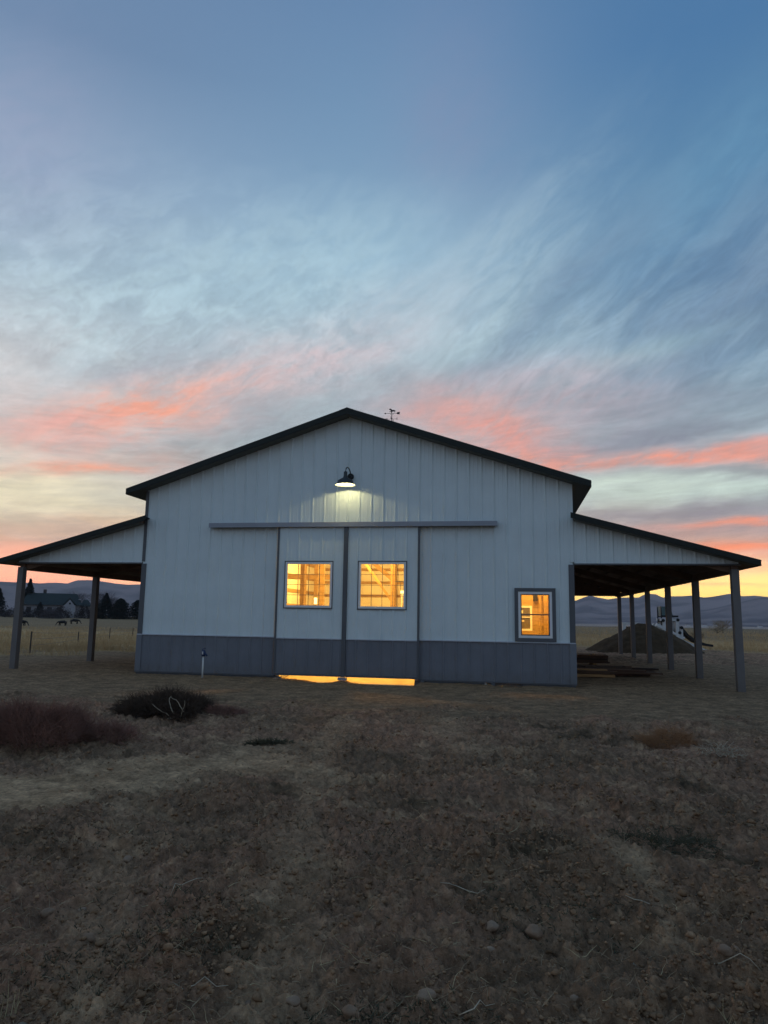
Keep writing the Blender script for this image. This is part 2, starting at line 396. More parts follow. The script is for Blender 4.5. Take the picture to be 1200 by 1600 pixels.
def gh(x, y, detail=True):
    x = np.asarray(x, float); y = np.asarray(y, float)
    d = np.hypot(x - 9.7, y + 17.6)
    h = far_h(x, y)
    pad, track, straw = masks(x, y)
    rough = (1 - pad * 0.86) * (1 - track * 0.75) * (1 - sst(d, 60, 120) * 0.9)
    fade = 1 - sst(d, 20, 60)
    h = h + fbm(x * 0.32, y * 0.32, 3) * 0.07 * (1 - pad * .75) * (1 - sst(d, 25, 60))
    h = h + fbm(x * 0.05, y * 0.05, 3) * 0.25 * sst(d, 30, 60)
    if detail:
        n1 = fbm(x * 1.3, y * 1.7, 4, 0.55)
        rid = 1 - np.abs(fbm(x * 3.1 + 5, y * 4.2, 3, 0.6)) * 2.2
        patch = sst(fbm(x * 0.7 + 31, y * 0.9, 3), -0.25, 0.35)
        n3 = fbm(x * 11, y * 11, 4, 0.62)
        n4 = np.maximum(pn(x * 26, y * 26) , -0.1)
        h = h + fade * rough * (n1 * 0.10 + rid * 0.040 * (0.25 + patch) + n3 * 0.054 + np.abs(fbm(x * 5.3, y * 5.9, 3, .6)) * -0.035 * (.3 + patch) * (0.3 + patch) + n4 * 0.026 * (0.2 + patch))
        h = h + fade * (1 - rough) * (fbm(x * 2.2, y * 3.0, 3) * 0.012 + n3 * 0.004)
    # the trough the big doors hang over, with a ragged lip
    lip = fbm(x * 1.7, y * 1.7, 3) * 0.03
    dip = np.exp(-(np.clip(np.abs(y + 0.1) - 0.35, 0, 9) / 0.5) ** 2)
    prof = np.interp(x, [3.95, 4.25, 4.8, 5.3, 5.5, 5.62, 5.8, 6.6, 7.2, 7.45, 7.5], [0, -.03, -.085, -.08, -.03, -.03, -.09, -.13, -.10, -.08, 0])
    h = h + dip * (prof * 1.0 + lip * (prof < -0.01))
    prof2 = np.interp(x, [8.7, 9.1, 9.3, 9.5, 9.7, 9.9, 10.1, 10.4], [0, -.0, -.035, -.0, -.035, -.04, -.0, -.0])
    h = h + dip * prof2
    # keep the ground against the wall just under the steel elsewhere
    near = np.exp(-(np.clip(np.abs(y) - 0.15, 0, 9) / 0.3) ** 2) * ((x > -.2) & (x < 11.4)) * (prof > -0.005) * (prof2 > -.005)
    h = h + near * (-0.012 - 0.0)
    # low bank of spoil under the brush and the weed clump
    h = h + 0.10 * np.exp(-(((x - 5.0) / 0.9) ** 2 + ((y + 7.4) / 0.5) ** 2)) + 0.05 * np.exp(-(((x - 5.8) / .5) ** 2 + ((y + 7.4) / .4) ** 2))
    # stay below the slab inside the barn
    ins = (x > 0.2) & (x < 10.96) & (y > 0.06) & (y < 17.8)
    h = np.where(ins, np.minimum(h, -0.32), h)
    return h
def ghp(x, y): return float(gh(np.array([x]), np.array([y]))[0])

rs = [0.0, .6, 1.0, 1.4, 1.8]
r = 2.1
while r < 8000:
    rs.append(r)
    if r < 24: r += min(max(0.0011 * r * r, 0.006), 0.085)
    elif r < 60: r += 0.25
    else: r *= 1.035
rs = np.array(rs)
fine_a = np.radians(np.arange(-50, 34, 0.115))
coarse_a = np.radians(np.arange(36, 309, 4.0))
an = np.concatenate([fine_a, coarse_a])
A, R = np.meshgrid(an, rs)
GX = 9.684 + R * np.sin(A); GY = -17.607 + R * np.cos(A)
GZ = gh(GX, GY)
nr, na = R.shape
V = np.stack([GX.ravel(), GY.ravel(), GZ.ravel()], 1)
i = np.arange(nr - 1)[:, None]; j = np.arange(na)[None, :]; j2 = (j + 1) % na
Fq = np.stack([i * na + j, (i + 1) * na + j, (i + 1) * na + j2, i * na + j2], -1).reshape(-1, 4)[:, ::-1]

gm = bpy.data.materials.new('soil'); gm.use_nodes = True; gm.node_tree.nodes.clear(); q = NG(gm.node_tree)
b = q.new('ShaderNodeBsdfPrincipled'); q.put(q.new('ShaderNodeOutputMaterial').inputs['Surface'], b.outputs[0])
co = q.new('ShaderNodeNewGeometry').outputs['Position']
def at_(n): 
    a = q.new('ShaderNodeAttribute', attribute_name=n); return a.outputs['Fac']
n_big = q.noise(co, 0.45, 5, 0.6); n_mid = q.noise(co, 2.6, 6, 0.65); n_fin = q.noise(co, 22, 6, 0.7); n_mic = q.noise(co, 90, 4, 0.6)
soil = q.mix(q.rng(n_big, .38, .62), (.235, .143, .084, 1), (.315, .176, .106, 1))
soil = q.mix(q.math('MULTIPLY', q.rng(n_mid, .5, .66), .7), soil, (.46, .29, .165, 1))
soil = q.mix(q.math('MULTIPLY', q.rng(q.noise(co, 1.1, 4, .6), .55, .70), .75), soil, (.075, .052, .028, 1))
padc = q.mix(q.rng(n_mid, .35, .65), (.20, .130, .074, 1), (.30, .195, .112, 1))
trc = q.mix(q.rng(n_mid, .35, .65), (.37, .235, .13, 1), (.52, .34, .195, 1))
stn = q.noise(q.mapping(co, scale=(.05, .25, 1)), 1.0, 5, .6)
strc = q.mix(q.rng(stn, .4, .6), (.40, .26, .12, 1), (.56, .37, .18, 1))
strc = q.mix(q.math('MULTIPLY', q.rng(q.noise(co, .035, 3, .5), .5, .62), .6), strc, (.30, .21, .10, 1))
sp_ = q.new('ShaderNodeSeparateXYZ'); q.put(sp_.inputs[0], co)
strc = q.mix(q.math('MULTIPLY', q.rng(q.math('ADD', sp_.outputs[1], q.math('MULTIPLY', stn, 12.0)), 48, 58), .8), strc, (.20, .14, .082, 1))
c1 = q.mix(at_('pad'), soil, padc); c1 = q.mix(at_('track'), c1, trc); c1 = q.mix(at_('straw'), c1, strc)
valley = q.mix(q.rng(q.noise(q.mapping(co, scale=(.0006, .002, 1)), 1.0, 5, .6), .4, .6), (.20, .15, .12, 1), (.42, .30, .22, 1))
c1 = q.mix(at_('valley'), c1, valley)
fv = q.math('MULTIPLY', q.rng(n_fin, .3, .7, .62, 1.42, smooth=False), q.rng(q.noise(co, 7, 5, .7), .32, .68, .62, 1.36, smooth=False)); cc = q.new('ShaderNodeCombineColor')
for k in range(3): q.put(cc.inputs[k], fv)
c1 = q.mix(1.0, c1, cc.outputs[0], 'MULTIPLY')
q.put(b.inputs['Base Color'], c1); b.inputs['Roughness'].default_value = .95; b.inputs['Specular IOR Level'].default_value = .15
bn = q.new('ShaderNodeBump'); bn.inputs['Strength'].default_value = 1.0; bn.inputs['Distance'].default_value = .03
q.put(bn.inputs['Height'], q.math('ADD', n_fin, q.math('MULTIPLY', n_mic, .4))); q.put(b.inputs['Normal'], bn.outputs[0])

ground = raw_mesh('ground', V, Fq, gm, smooth=True); tag(ground, kind='structure')
pad, track, straw = masks(V[:, 0], V[:, 1])
valley_m = sst(np.hypot(V[:, 0] - 9.7, V[:, 1] + 17.6), 300, 420)
for nm, arr in (('pad', pad), ('track', track), ('straw', straw), ('valley', valley_m)):
    at = ground.data.attributes.new(nm, 'FLOAT', 'POINT'); at.data.foreach_set('value', arr.astype(np.float32))

# mountains: a belt of hills with real depth
RR = [(4.0, 1.6), (4.98, 1.57), (5.56, 1.82), (6.04, 1.97), (6.65, 1.82), (7.35, 1.68), (8.19, 1.83), (8.98, 1.84), (9.57, 1.84), (9.89, 2.04), (10.35, 2.13), (10.8, 2.09), (11.24, 1.85), (11.91, 1.95),
      (12.56, 1.95), (13.22, 2.0), (14.07, 1.86), (14.59, 1.91), (15.78, 2.14), (16.59, 1.96), (17.41, 2.0), (18.21, 1.91), (20, 1.9)]
LL = [(-39, 2.1), (-38.38, 2.13), (-37.58, 2.12), (-36.34, 2.11), (-35.84, 2.09), (-35.31, 2.15), (-34.67, 2.18), (-34.02, 2.15), (-33.39, 2.41), (-32.52, 2.46), (-31.85, 2.41), (-30.72, 2.26), (-29.81, 2.19), (-29.04, 2.24), (-27, 2.1)]
ma = np.radians(np.arange(-75, 60, 0.12)); mr = np.concatenate([np.linspace(3900, 7400, 60), [7800, 8200]])
MA, MR = np.meshgrid(ma, mr); dg = np.degrees(MA)
tab = np.array(LL + RR); ridge = np.interp(dg, tab[:, 0], tab[:, 1])
outside = np.clip(np.maximum(tab[0, 0] - dg, dg - tab[-1, 0]) / 2, 0, 1) + ((dg > -27) & (dg < 4)) * np.clip(np.minimum(dg + 27, 4 - dg) / 2, 0, 1)
ridge = ridge + outside * fbm(dg * .35, dg * 0 + 3, 4) * .7
Rr = 6600.0
top = np.tan(np.radians(ridge)) * Rr + 1.5
t = np.clip((MR - 3900) / (Rr - 3900), 0, 1)
MXx = MR * np.sin(MA) + 9.7; MYy = MR * np.cos(MA) - 17.6
rough_m = fbm(MXx / 900, MYy / 900, 5, .55)
hump = np.exp(-((dg - 18.5) / 3.2) ** 2) * np.exp(-((MR - 5400) / 420) ** 2) * 118 + np.exp(-((dg + 38) / 3) ** 2) * np.exp(-((MR - 5200) / 400) ** 2) * 120
prof = t ** 2.2 * (1 + rough_m * 0.5 * (1 - t)) + 0.0
MZ = top * np.clip(prof, 0, 1.0) + np.abs(fbm(MXx / 500 + 4, MYy / 500, 4)) * 34 * t * (1 - t) * 2 + hump
MZ = np.where(MR > Rr, top * (1 - ((MR - Rr) / 1700) * .6), MZ)
MZ = np.minimum(MZ, np.tan(np.radians(ridge)) * MR * 1.0 + 1.5) - 14.6 * (1 - t)
V = np.stack([MXx.ravel(), MYy.ravel(), MZ.ravel()], 1); nr2, na2 = MR.shape
i = np.arange(nr2 - 1)[:, None]; j = np.arange(na2 - 1)[None, :]
Fq = np.stack([i * na2 + j, i * na2 + j + 1, (i + 1) * na2 + j + 1, (i + 1) * na2 + j], -1).reshape(-1, 4)
mm = bpy.data.materials.new('mountain_slope'); mm.use_nodes = True; mm.node_tree.nodes.clear(); q = NG(mm.node_tree)
b = q.new('ShaderNodeBsdfPrincipled'); q.put(q.new('ShaderNodeOutputMaterial').inputs['Surface'], b.outputs[0])
co = q.new('ShaderNodeNewGeometry').outputs['Position']
mc = q.mix(q.rng(q.noise(co, .0022, 6, .6), .42, .58), (.05, .045, .052, 1), (.24, .18, .17, 1))
q.put(b.inputs['Base Color'], mc); b.inputs['Roughness'].default_value = 1; b.inputs['Specular IOR Level'].default_value = 0
tag(raw_mesh('mountains', V, Fq, mm, smooth=True), kind='structure')

# ------------------------------------------------------------------ barn
M_wall = mat('painted_steel_pale', (.70, .78, .79), .42, 0, .05, 1.2, 0.05, 8, .45, dirt=((.16, .13, .1), .5, .2))
M_wain = mat('painted_steel_charcoal', (.175, .185, .210), .42, 0, .10, 1.5, 0.05, 8, .45, dirt=((.13, .11, .09), .35, .4))
M_trim = mat('trim_charcoal', (.10, .105, .115), .45, 0, .08, 2)
M_cap = mat('drip_edge_pale', (.50, .53, .58), .4, 0, .05)
M_rail = mat('track_cover_grey', (.30, .32, .37), .4, 0.1, .08, 2)
M_roof = mat('roof_steel_dark', (.013, .018, .016), .5, 0, .1, 2, spec=.3)
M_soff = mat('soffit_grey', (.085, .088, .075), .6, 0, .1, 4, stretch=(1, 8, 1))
M_vinyl = mat('window_vinyl', (.85, .84, .82), .4, 0, .04, 2)
M_bronze = mat('window_bar', (.16, .14, .13), .5, 0, .05, 2)
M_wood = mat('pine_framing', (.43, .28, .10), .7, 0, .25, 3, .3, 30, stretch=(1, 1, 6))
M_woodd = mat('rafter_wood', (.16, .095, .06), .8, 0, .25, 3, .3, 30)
M_liner = mat('wall_liner_white', (.85, .82, .72), .6, 0, .05, 2)
M_conc = mat('concrete', (.42, .40, .36), .8, 0, .18, 1.4, .3, 12)
M_apron = mat('dusty_concrete', (.62, .52, .36), .8, 0, .12, 5, .3, 12)
M_black = mat('black_metal', (.012, .013, .015), .45, 0, .1, 4)
M_post = mat('post_wrap', (.15, .138, .135), .5, 0, .10, 2.5, dirt=((.12, .1, .08), .5, .5))

BW, BL = 11.16, 18.05
RIDGE, PEAK, SLOPE = 5.58, 6.797, 0.3354
def roof_top(x): return PEAK - SLOPE * abs(x - RIDGE)
def wall_top(x): return roof_top(x) - 0.11
barn = thing('barn', 'large pale grey steel barn with dark wainscot, lit windows and two open side lean-tos', 'barn', (5.58, 9, 0))

PITCHX = 0.31
def rib_h(x):
    d = abs((x + PITCHX / 2) % PITCHX - PITCHX / 2)
    if d < 0.012: return 0.021
    if d < 0.034: return 0.021 * (0.034 - d) / 0.022
    for o in (PITCHX / 3, ):
        dd = abs(d - o)
        if dd < 0.012: return 0.005 * (0.012 - dd) / 0.012
    return 0.0
def rib_breaks(x0, x1):
    bs = {x0, x1}
    k0 = int(math.floor(x0 / PITCHX)) - 1
    for k in range(k0, k0 + int((x1 - x0) / PITCHX) + 4):
        c = k * PITCHX
        for o in (-.034, -.012, .012, .034, PITCHX / 3 - .012, PITCHX / 3, PITCHX / 3 + .012, -PITCHX / 3 - .012, -PITCHX / 3, -PITCHX / 3 + .012):
            if x0 < c + o < x1: bs.add(c + o)
    return sorted(bs)
def sheet(mb, x0, x1, lo, hi, Y):
    """one ribbed steel sheet facing -Y between x0 and x1, bottom lo(x), top hi(x)"""
    xs = rib_breaks(x0, x1)
    if x0 < RIDGE < x1 and RIDGE not in xs: xs = sorted(xs + [RIDGE])
    vs = []; fs = []
    for x in xs:
        h = rib_h(x); l = lo(x); t_ = hi(x)
        vs += [(x, Y - h, l), (x, Y - h, t_), (x, Y + .004, l), (x, Y + .004, t_)]
    for i in range(len(xs) - 1):
        a = 4 * i; b2 = a + 4
        fs += [(a, b2, b2 + 1, a + 1), (a + 2, a + 3, b2 + 3, b2 + 2), (a, a + 2, b2 + 2, b2), (a + 1, b2 + 1, b2 + 3, a + 3)]
    e = 4 * (len(xs) - 1)
    fs += [(0, 1, 3, 2), (e, e + 2, e + 3, e + 1)]
    mb.addp(vs, fs)
DX0, DX1, DZ = 3.90, 7.35, 3.60      # big door opening
WX0, WX1, WZ0, WZ1 = 9.86, 10.66, 1.04, 2.145   # side window hole
cst = lambda v: (lambda x: v)
WT = 0.936
for k in range(12):
    a, b_ = k * .93 + .001, (k + 1) * .93 - .001
    for lo0, hi_is_wall, zlo, nm, m in ((WT, True, WT + .012, 'wall_panel', M_wall), (0, False, 0.0, 'wainscot_panel', M_wain)):
        mb = MB(); segs = sorted({a, b_} | {c for c in (DX0, DX1, WX0, WX1) if a < c < b_})
        for s0, s1 in zip(segs[:-1], segs[1:]):
            mid = (s0 + s1) / 2
            if nm == 'wall_panel':
                if DX0 < mid < DX1: sheet(mb, s0, s1, cst(DZ), wall_top, 0)
                elif WX0 < mid < WX1: sheet(mb, s0, s1, cst(WZ1), wall_top, 0); sheet(mb, s0, s1, cst(zlo), cst(WZ0), 0)
                else: sheet(mb, s0, s1, cst(zlo), wall_top, 0)
            else:
                if not (DX0 < mid < DX1): sheet(mb, s0, s1, cst(0.0), cst(WT - .012), -.006)
        if mb.v: mb.build(nm, m, barn)
# framing and liner behind the front steel
mb = MB()
def col_block(x0, x1, z0, top, y0=.006, y1=.14):
    if callable(top): mb.prism([(x0, z0), (x1, z0), (x1, top(x1)), (x0, top(x0))], y0, y1)
    else: mb.box(x0, x1, y0, y1, z0, top)
col_block(0.02, DX0, -.3, wall_top); col_block(DX0, RIDGE, DZ, wall_top); col_block(RIDGE, DX1, DZ, wall_top)
col_block(DX1, 9.1, -.3, wall_top); col_block(9.1, WX0, -.012, wall_top); col_block(WX0, WX1, -.012, WZ0); col_block(WX0, WX1, WZ1, wall_top); col_block(WX1, BW - .02, -.3, wall_top)
mb.build('wall_liner', M_liner, barn)
MB().box(-.012, -.002, -.003, BL, -.3, -.001).build('skirt_board', M_trim, barn)
MB().box(BW + .002, BW + .012, -.003, BL, -.3, -.001).build('skirt_board', M_trim, barn)
MB().box(0.0, .12, .142, BL, -.35, 4.72).build('side_wall', M_liner, barn)
MB().box(BW - .12, BW, .142, BL, -.35, 4.72).build('side_wall', M_liner, barn)
MB().prism([(0.13, -.35), (BW - .13, -.35), (BW - .13, wall_top(BW)), (RIDGE, wall_top(RIDGE)), (0.13, wall_top(0))], BL - .14, BL - .01).build('rear_wall', M_liner, barn)
# outer steel on the long sides, seen from under the lean-tos
for xs, sg in ((-.006, -1), (BW + .006, 1)):
    mb = MB()
    ys = []; y = 0.0
    while y < BL:
        ys += [(y, .02), (y + .03, 0), (y + .27, 0), (y + .30, .02)]; y += .31
    vs = []; fs = []
    for yy, hh in ys:
        yy = min(yy, BL); vs += [(xs + sg * hh, yy, WT + .01), (xs + sg * hh, yy, 4.68)]
    for i2 in range(len(ys) - 1): fs.append((2 * i2, 2 * i2 + 1, 2 * i2 + 3, 2 * i2 + 2))
    mb.addp(vs, fs); mb.build('side_panel', M_wall, barn)
    mb = MB(); mb.box(min(xs, xs + sg * .02), max(xs, xs + sg * .02), 0.0, BL, 0, WT - .01); mb.build('side_wainscot', M_wain, barn)
MB().box(.13, 3.90, .142, 1.3, -.12, -.028).box(7.35, BW - .13, .142, 1.3, -.12, -.028).box(.13, BW - .13, 1.302, BL - .15, -.12, -.028).build('concrete_slab', M_conc, barn)
mb = MB(); mb.addp([(3.92, -.02, -.155), (7.33, -.02, -.155), (7.33, 1.3, -.026), (3.92, 1.3, -.026), (3.92, -.02, -.3), (7.33, -.02, -.3), (7.33, 1.3, -.3), (3.92, 1.3, -.3)], [(0, 1, 2, 3), (4, 7, 6, 5), (0, 4, 5, 1), (1, 5, 6, 2), (2, 6, 7, 3), (3, 7, 4, 0)])
mb.build('door_apron', M_apron, barn)
# trims
MB().box(-.03, DX0 - .12, -.040, -.001, WT - .012, WT + .012).build('wainscot_cap', M_cap, barn)
MB().box(DX1 + .12, BW + .03, -.040, -.001, WT - .012, WT + .012).build('wainscot_cap', M_cap, barn)
for x0, x1, in ((-.035, DX0 - .1), (DX1 + .1, BW + .035)):
    MB().box(x0, x1, -.036, .0, -.035, .0).build('base_trim', M_trim, barn)
for x0, x1 in ((.0, DX0), (DX1, 9.05), (9.92, BW)):
    MB().box(x0, x1, -.004, .0055, -.3, -.037).build('skirt_board', M_trim, barn)
for x0, x1 in ((-.03, .10), (BW - .10, BW + .03)):
    MB().box(x0, x1, -.030, .10, WT + .013, 2.80).build('corner_trim', M_trim, barn)
    MB().box(x0 - .01, x1 + .01, -.035, .10, 0, WT - .013).build('corner_trim', M_wain, barn)
for x0, x1, xx in ((-.03, .045, 0), (BW - .045, BW + .03, BW)):
    MB().box(x0, x1, -.030, .10, 2.86, roof_top(xx) - .16).build('corner_trim', M_trim if x0 < 1 else M_wall, barn)

# roof
OH, EV, TH = 0.335, 0.418, 0.15
x_l, x_r = -EV, BW + EV
roof = thing('roof', None, None, (RIDGE, 9, 6)); roof.parent = barn; roof.location = (0, 0, 6)
def ro(x, dz=0.0): return (x, roof_top(x) + dz)
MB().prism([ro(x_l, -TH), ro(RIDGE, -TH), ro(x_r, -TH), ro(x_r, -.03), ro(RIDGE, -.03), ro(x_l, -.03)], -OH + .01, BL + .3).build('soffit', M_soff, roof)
def roof_sheet(xa, xb, sign):
    mb = MB(); y = -OH - .02; prof = []
    while y < BL + .3:
        prof += [(y, .0), (y + .03, .02), (y + .05, .02), (y + .08, 0)]; y += .31
    vs = []; fs = []
    for yy, hh in prof:
        vs += [(xa, yy, roof_top(xa) + hh - .028), (xb, yy, roof_top(xb) + hh - .028), (xa, yy, roof_top(xa) - .029), (xb, yy, roof_top(xb) - .029)]
    n_ = len(prof)
    for i2 in range(n_ - 1):
        a = 4 * i2; fs += [(a, a + 1, a + 5, a + 4), (a + 2, a + 6, a + 7, a + 3)]
    mb.addp(vs, fs); return mb.build('roof_sheet', M_roof, roof)
roof_sheet(x_l - .04, RIDGE, -1); roof_sheet(x_r + .04, RIDGE, 1)
for xa in (x_l - .03, x_r + .03):
    MB().prism([(xa, roof_top(xa) - .145), (RIDGE, PEAK - .145), (RIDGE, PEAK + .012), (xa, roof_top(xa) + .012)], -OH - .03, -OH + .008).build('rake_trim', M_roof, roof)
MB().prism([(RIDGE - .2, PEAK - .055), (RIDGE, PEAK + .018), (RIDGE + .2, PEAK - .055), (RIDGE + .2, PEAK - .07), (RIDGE - .2, PEAK - .07)], -OH - .035, BL + .3).build('ridge_cap', M_roof, roof)
for xa, xb in ((x_l - .028, x_l), (x_r, x_r + .028)):
    MB().box(xa, xb, -OH, BL + .3, roof_top(x_l) - TH - .01, roof_top(x_l) - .01).build('eave_fascia', M_roof, roof)

# lean-tos
LSL, LZ, LREACH = 0.273, 4.005, 4.06
for side in (-1, 1):
    X = (lambda t, s=side: (-t) if s < 0 else (BW + t))          # t = metres out from the barn wall
    lz = lambda t: LZ - LSL * t
    lt = thing('lean_to', None, None); lt.parent = barn; lt.location = (0, 0, 3)
    P_ = lambda t, dz: (X(t), lz(t) + dz)
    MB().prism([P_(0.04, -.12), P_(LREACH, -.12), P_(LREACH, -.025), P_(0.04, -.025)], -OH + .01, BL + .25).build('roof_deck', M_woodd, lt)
    MB().prism([P_(-.0 - .10 * (side < 0), -.024), P_(LREACH + .05, -.024), P_(LREACH + .05, .0), P_(-.0 - .1 * (side < 0), .0)], -OH - .02, BL + .27).build('roof_sheet', M_roof, lt)
    MB().prism([P_(-.12 * (side < 0) - .05, -.125), P_(LREACH + .04, -.125), P_(LREACH + .04, .008), P_(-.12 * (side < 0) - .05, .008)], -OH - .028, -OH + .008).build('rake_trim', M_roof, lt)
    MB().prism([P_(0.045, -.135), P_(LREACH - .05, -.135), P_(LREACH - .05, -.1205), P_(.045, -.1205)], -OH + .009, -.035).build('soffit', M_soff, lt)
    xa, xb = sorted((X(LREACH + .012), X(LREACH + .04)))
    MB().box(xa, xb, -OH, BL + .25, lz(LREACH) - .14, lz(LREACH) - .02).build('eave_fascia', M_roof, lt)
    # gable steel above the opening
    tmax = 3.72
    for k in range(4):
        t0, t1 = .035 + k * .93, min(.035 + (k + 1) * .93, tmax) - .002
        x0, x1 = sorted((X(t0), X(t1)))
        mb = MB(); sheet(mb, x0, x1, cst(2.83), lambda x, s=side: LZ - LSL * ((-x) if s < 0 else (x - BW)) - .11, 0.0)
        mb.build('gable_panel', M_wall, lt)
    xa, xb = sorted((X(.035), X(tmax + .05)))
    MB().box(xa, xb, -.034, .06, 2.795, 2.829).build('gable_trim', M_trim, lt)
    xa, xb = sorted((X(.035), X(tmax)))
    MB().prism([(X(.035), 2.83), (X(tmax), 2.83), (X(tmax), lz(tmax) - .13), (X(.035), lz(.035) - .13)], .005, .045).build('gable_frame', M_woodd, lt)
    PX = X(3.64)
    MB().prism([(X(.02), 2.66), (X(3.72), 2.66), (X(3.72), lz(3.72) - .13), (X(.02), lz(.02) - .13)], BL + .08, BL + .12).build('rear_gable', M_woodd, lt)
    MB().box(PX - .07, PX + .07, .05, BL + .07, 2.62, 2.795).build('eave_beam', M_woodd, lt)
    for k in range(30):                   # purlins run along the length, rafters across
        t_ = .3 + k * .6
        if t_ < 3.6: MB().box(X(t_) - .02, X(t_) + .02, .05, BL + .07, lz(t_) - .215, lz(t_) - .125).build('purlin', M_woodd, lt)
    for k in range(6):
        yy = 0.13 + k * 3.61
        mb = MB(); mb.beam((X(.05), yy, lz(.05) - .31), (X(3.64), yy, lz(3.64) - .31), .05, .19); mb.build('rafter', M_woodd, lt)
        gz = ghp(PX, yy) - .15
        MB().box(PX - .083, PX + .083, yy - .16, yy + .006, gz, 2.7).build('post', M_post, barn, bevel=.004)

# sliding doors
rail = MB().box(1.889, 9.380, -.185, -.150, 3.738, 3.856).box(1.889, 9.380, -.150, -.028, 3.826, 3.856).build('door_track', M_rail, barn)
MB().box(1.90, 9.37, -.120, -.030, 3.745, 3.81).build('track_channel', M_black, barn)
def door(x0, x1, wx0, wx1, wz0, wz1):
    dr = thing('sliding_door', None, None); dr.parent = barn; dr.location = (0, -9, 2)
    zb, zt = 0.005, 3.735
    Yf = -.098
    nseg = 2
    xs = [x0 + .05, (x0 + x1) / 2, x1 - .05]
    for a, b2 in zip(xs[:-1], xs[1:]):
        mb = MB(); segs = sorted({a, b2} | {c for c in (wx0, wx1) if a < c < b2})
        for s0, s1 in zip(segs[:-1], segs[1:]):
            mid = (s0 + s1) / 2
            if wx0 < mid < wx1:
                sheet(mb, s0, s1, cst(WT - .005), cst(wz0), Yf); sheet(mb, s0, s1, cst(wz1), cst(zt), Yf)
            else: sheet(mb, s0, s1, cst(WT - .005), cst(zt), Yf)
        mb.build('door_panel', M_wall, dr)
        mb = MB(); sheet(mb, a, b2, cst(zb + .05), cst(WT - .03), Yf); mb.build('kick_panel', M_wain, dr)
    mb = MB()  # core
    yb0, yb1 = Yf + .005, -.045
    mb.box(x0 + .01, wx0, yb0, yb1, zb, zt - .005); mb.box(wx1, x1 - .01, yb0, yb1, zb, zt - .005)
    mb.box(wx0, wx1, yb0, yb1, zb, wz0); mb.box(wx0, wx1, yb0, yb1, wz1, zt - .005)
    mb.build('door_core', M_liner, dr)
    MB().box(x0, x0 + .05, Yf - .028, -.04, zb, zt).build('edge_trim', M_trim, dr)
    MB().box(x1 - .05, x1, Yf - .028, -.04, zb, zt).build('edge_trim', M_trim, dr)
    MB().box(x0 + .05, x1 - .05, Yf - .026, -.04, zb - .003, zb + .048).build('bottom_rail', M_trim, dr)
    MB().box(x0 + .051, x1 - .051, Yf - .030, Yf, WT - .029, WT - .006).build('wainscot_cap', M_cap, dr)
    window(dr, wx0, wx1, wz0, wz1, Yf - .03, True)
    return dr
glass = bpy.data.materials.new('window_glass'); glass.use_nodes = True; glass.node_tree.nodes.clear(); q = NG(glass.node_tree)
tr = q.new('ShaderNodeBsdfTransparent'); tr.inputs[0].default_value = (.93, .95, .94, 1)
gl = q.new('ShaderNodeBsdfGlossy'); gl.inputs['Roughness'].default_value = .03
fr = q.new('ShaderNodeFresnel'); fr.inputs[0].default_value = 1.5
ms = q.new('ShaderNodeMixShader'); q.put(ms.inputs[0], q.math('MULTIPLY', fr.outputs[0], 1.0)); q.put(ms.inputs[1], tr.outputs[0]); q.put(ms.inputs[2], gl.outputs[0])
q.put(q.new('ShaderNodeOutputMaterial').inputs['Surface'], ms.outputs[0])
def ring(x0, x1, z0, z1, w, y0, y1):
    return MB().box(x0, x1, y0, y1, z0, z0 + w).box(x0, x1, y0, y1, z1 - w, z1).box(x0, x0 + w, y0, y1, z0 + w, z1 - w).box(x1 - w, x1, y0, y1, z0 + w, z1 - w)
def window(par, x0, x1, z0, z1, y, grid):
    """x0..x1, z0..z1: hole; trim sits around it"""
    if grid:
        ring(x0 - .026, x1 + .026, z0 - .026, z1 + .026, .025, y, y + .03).build('window_trim', M_trim, par)
        ring(x0 - .001, x1 + .001, z0 - .001, z1 + .001, .055, y + .004, y + .06).build('window_frame', M_vinyl, par)
        gx0, gx1, gz0, gz1 = x0 + .054, x1 - .054, z0 + .054, z1 - .054
        for k in range(1, 4):
            xx = gx0 + (gx1 - gx0) * k / 4; MB().box(xx - .006, xx + .006, y + .028, y + .040, gz0, gz1).build('muntin', M_bronze, par)
            zz = gz0 + (gz1 - gz0) * k / 4; MB().box(gx0, gx1, y + .026, y + .0275, zz - .006, zz + .006).build('muntin', M_bronze, par)
        MB().box(gx0, gx1, y + .044, y + .047, gz0, gz1).build('window_pane', glass, par)
    else:
        ring(x0 - .085, x1 + .085, z0 - .085, z1 + .085, .086, y, y + .03).build('window_trim', M_trim, par)
        ring(x0, x1, z0, z1, .06, y + .006, y + .1).build('window_frame', M_vinyl, par)
        gx0, gx1, gz0, gz1 = x0 + .06, x1 - .06, z0 + .06, z1 - .06
        zm = gz0 + (gz1 - gz0) * .505
        ring(gx0, gx1, gz0, zm + .015, .022, y + .05, y + .07).build('sash', M_trim, par)
        ring(gx0, gx1, zm - .015, gz1, .022, y + .03, y + .048).build('sash', M_trim, par)
        MB().box(gx0 + .02, gx1 - .02, y + .058, y + .061, gz0 + .02, zm).build('window_pane', glass, par)
        MB().box(gx0 + .02, gx1 - .02, y + .038, y + .041, zm, gz1 - .02).build('window_pane', glass, par)
door(3.775, 5.577, 4.012, 5.245, 1.69, 2.845)
door(5.590, 7.470, 5.93, 7.13, 1.685, 2.848)
MB().box(5.535, 5.635, -.150, -.127, .0, 3.72).build('door_astragal', M_trim, barn)
MB().box(5.46, 5.68, -.16, -.06, -.075, -.01).build('door_guide', M_rail, barn)
for xx in (3.95, 7.56, 9.25):
    MB().box(xx - .04, xx + .04, -.14, -.04, -.10, -.036).build('door_guide', M_trim, barn)
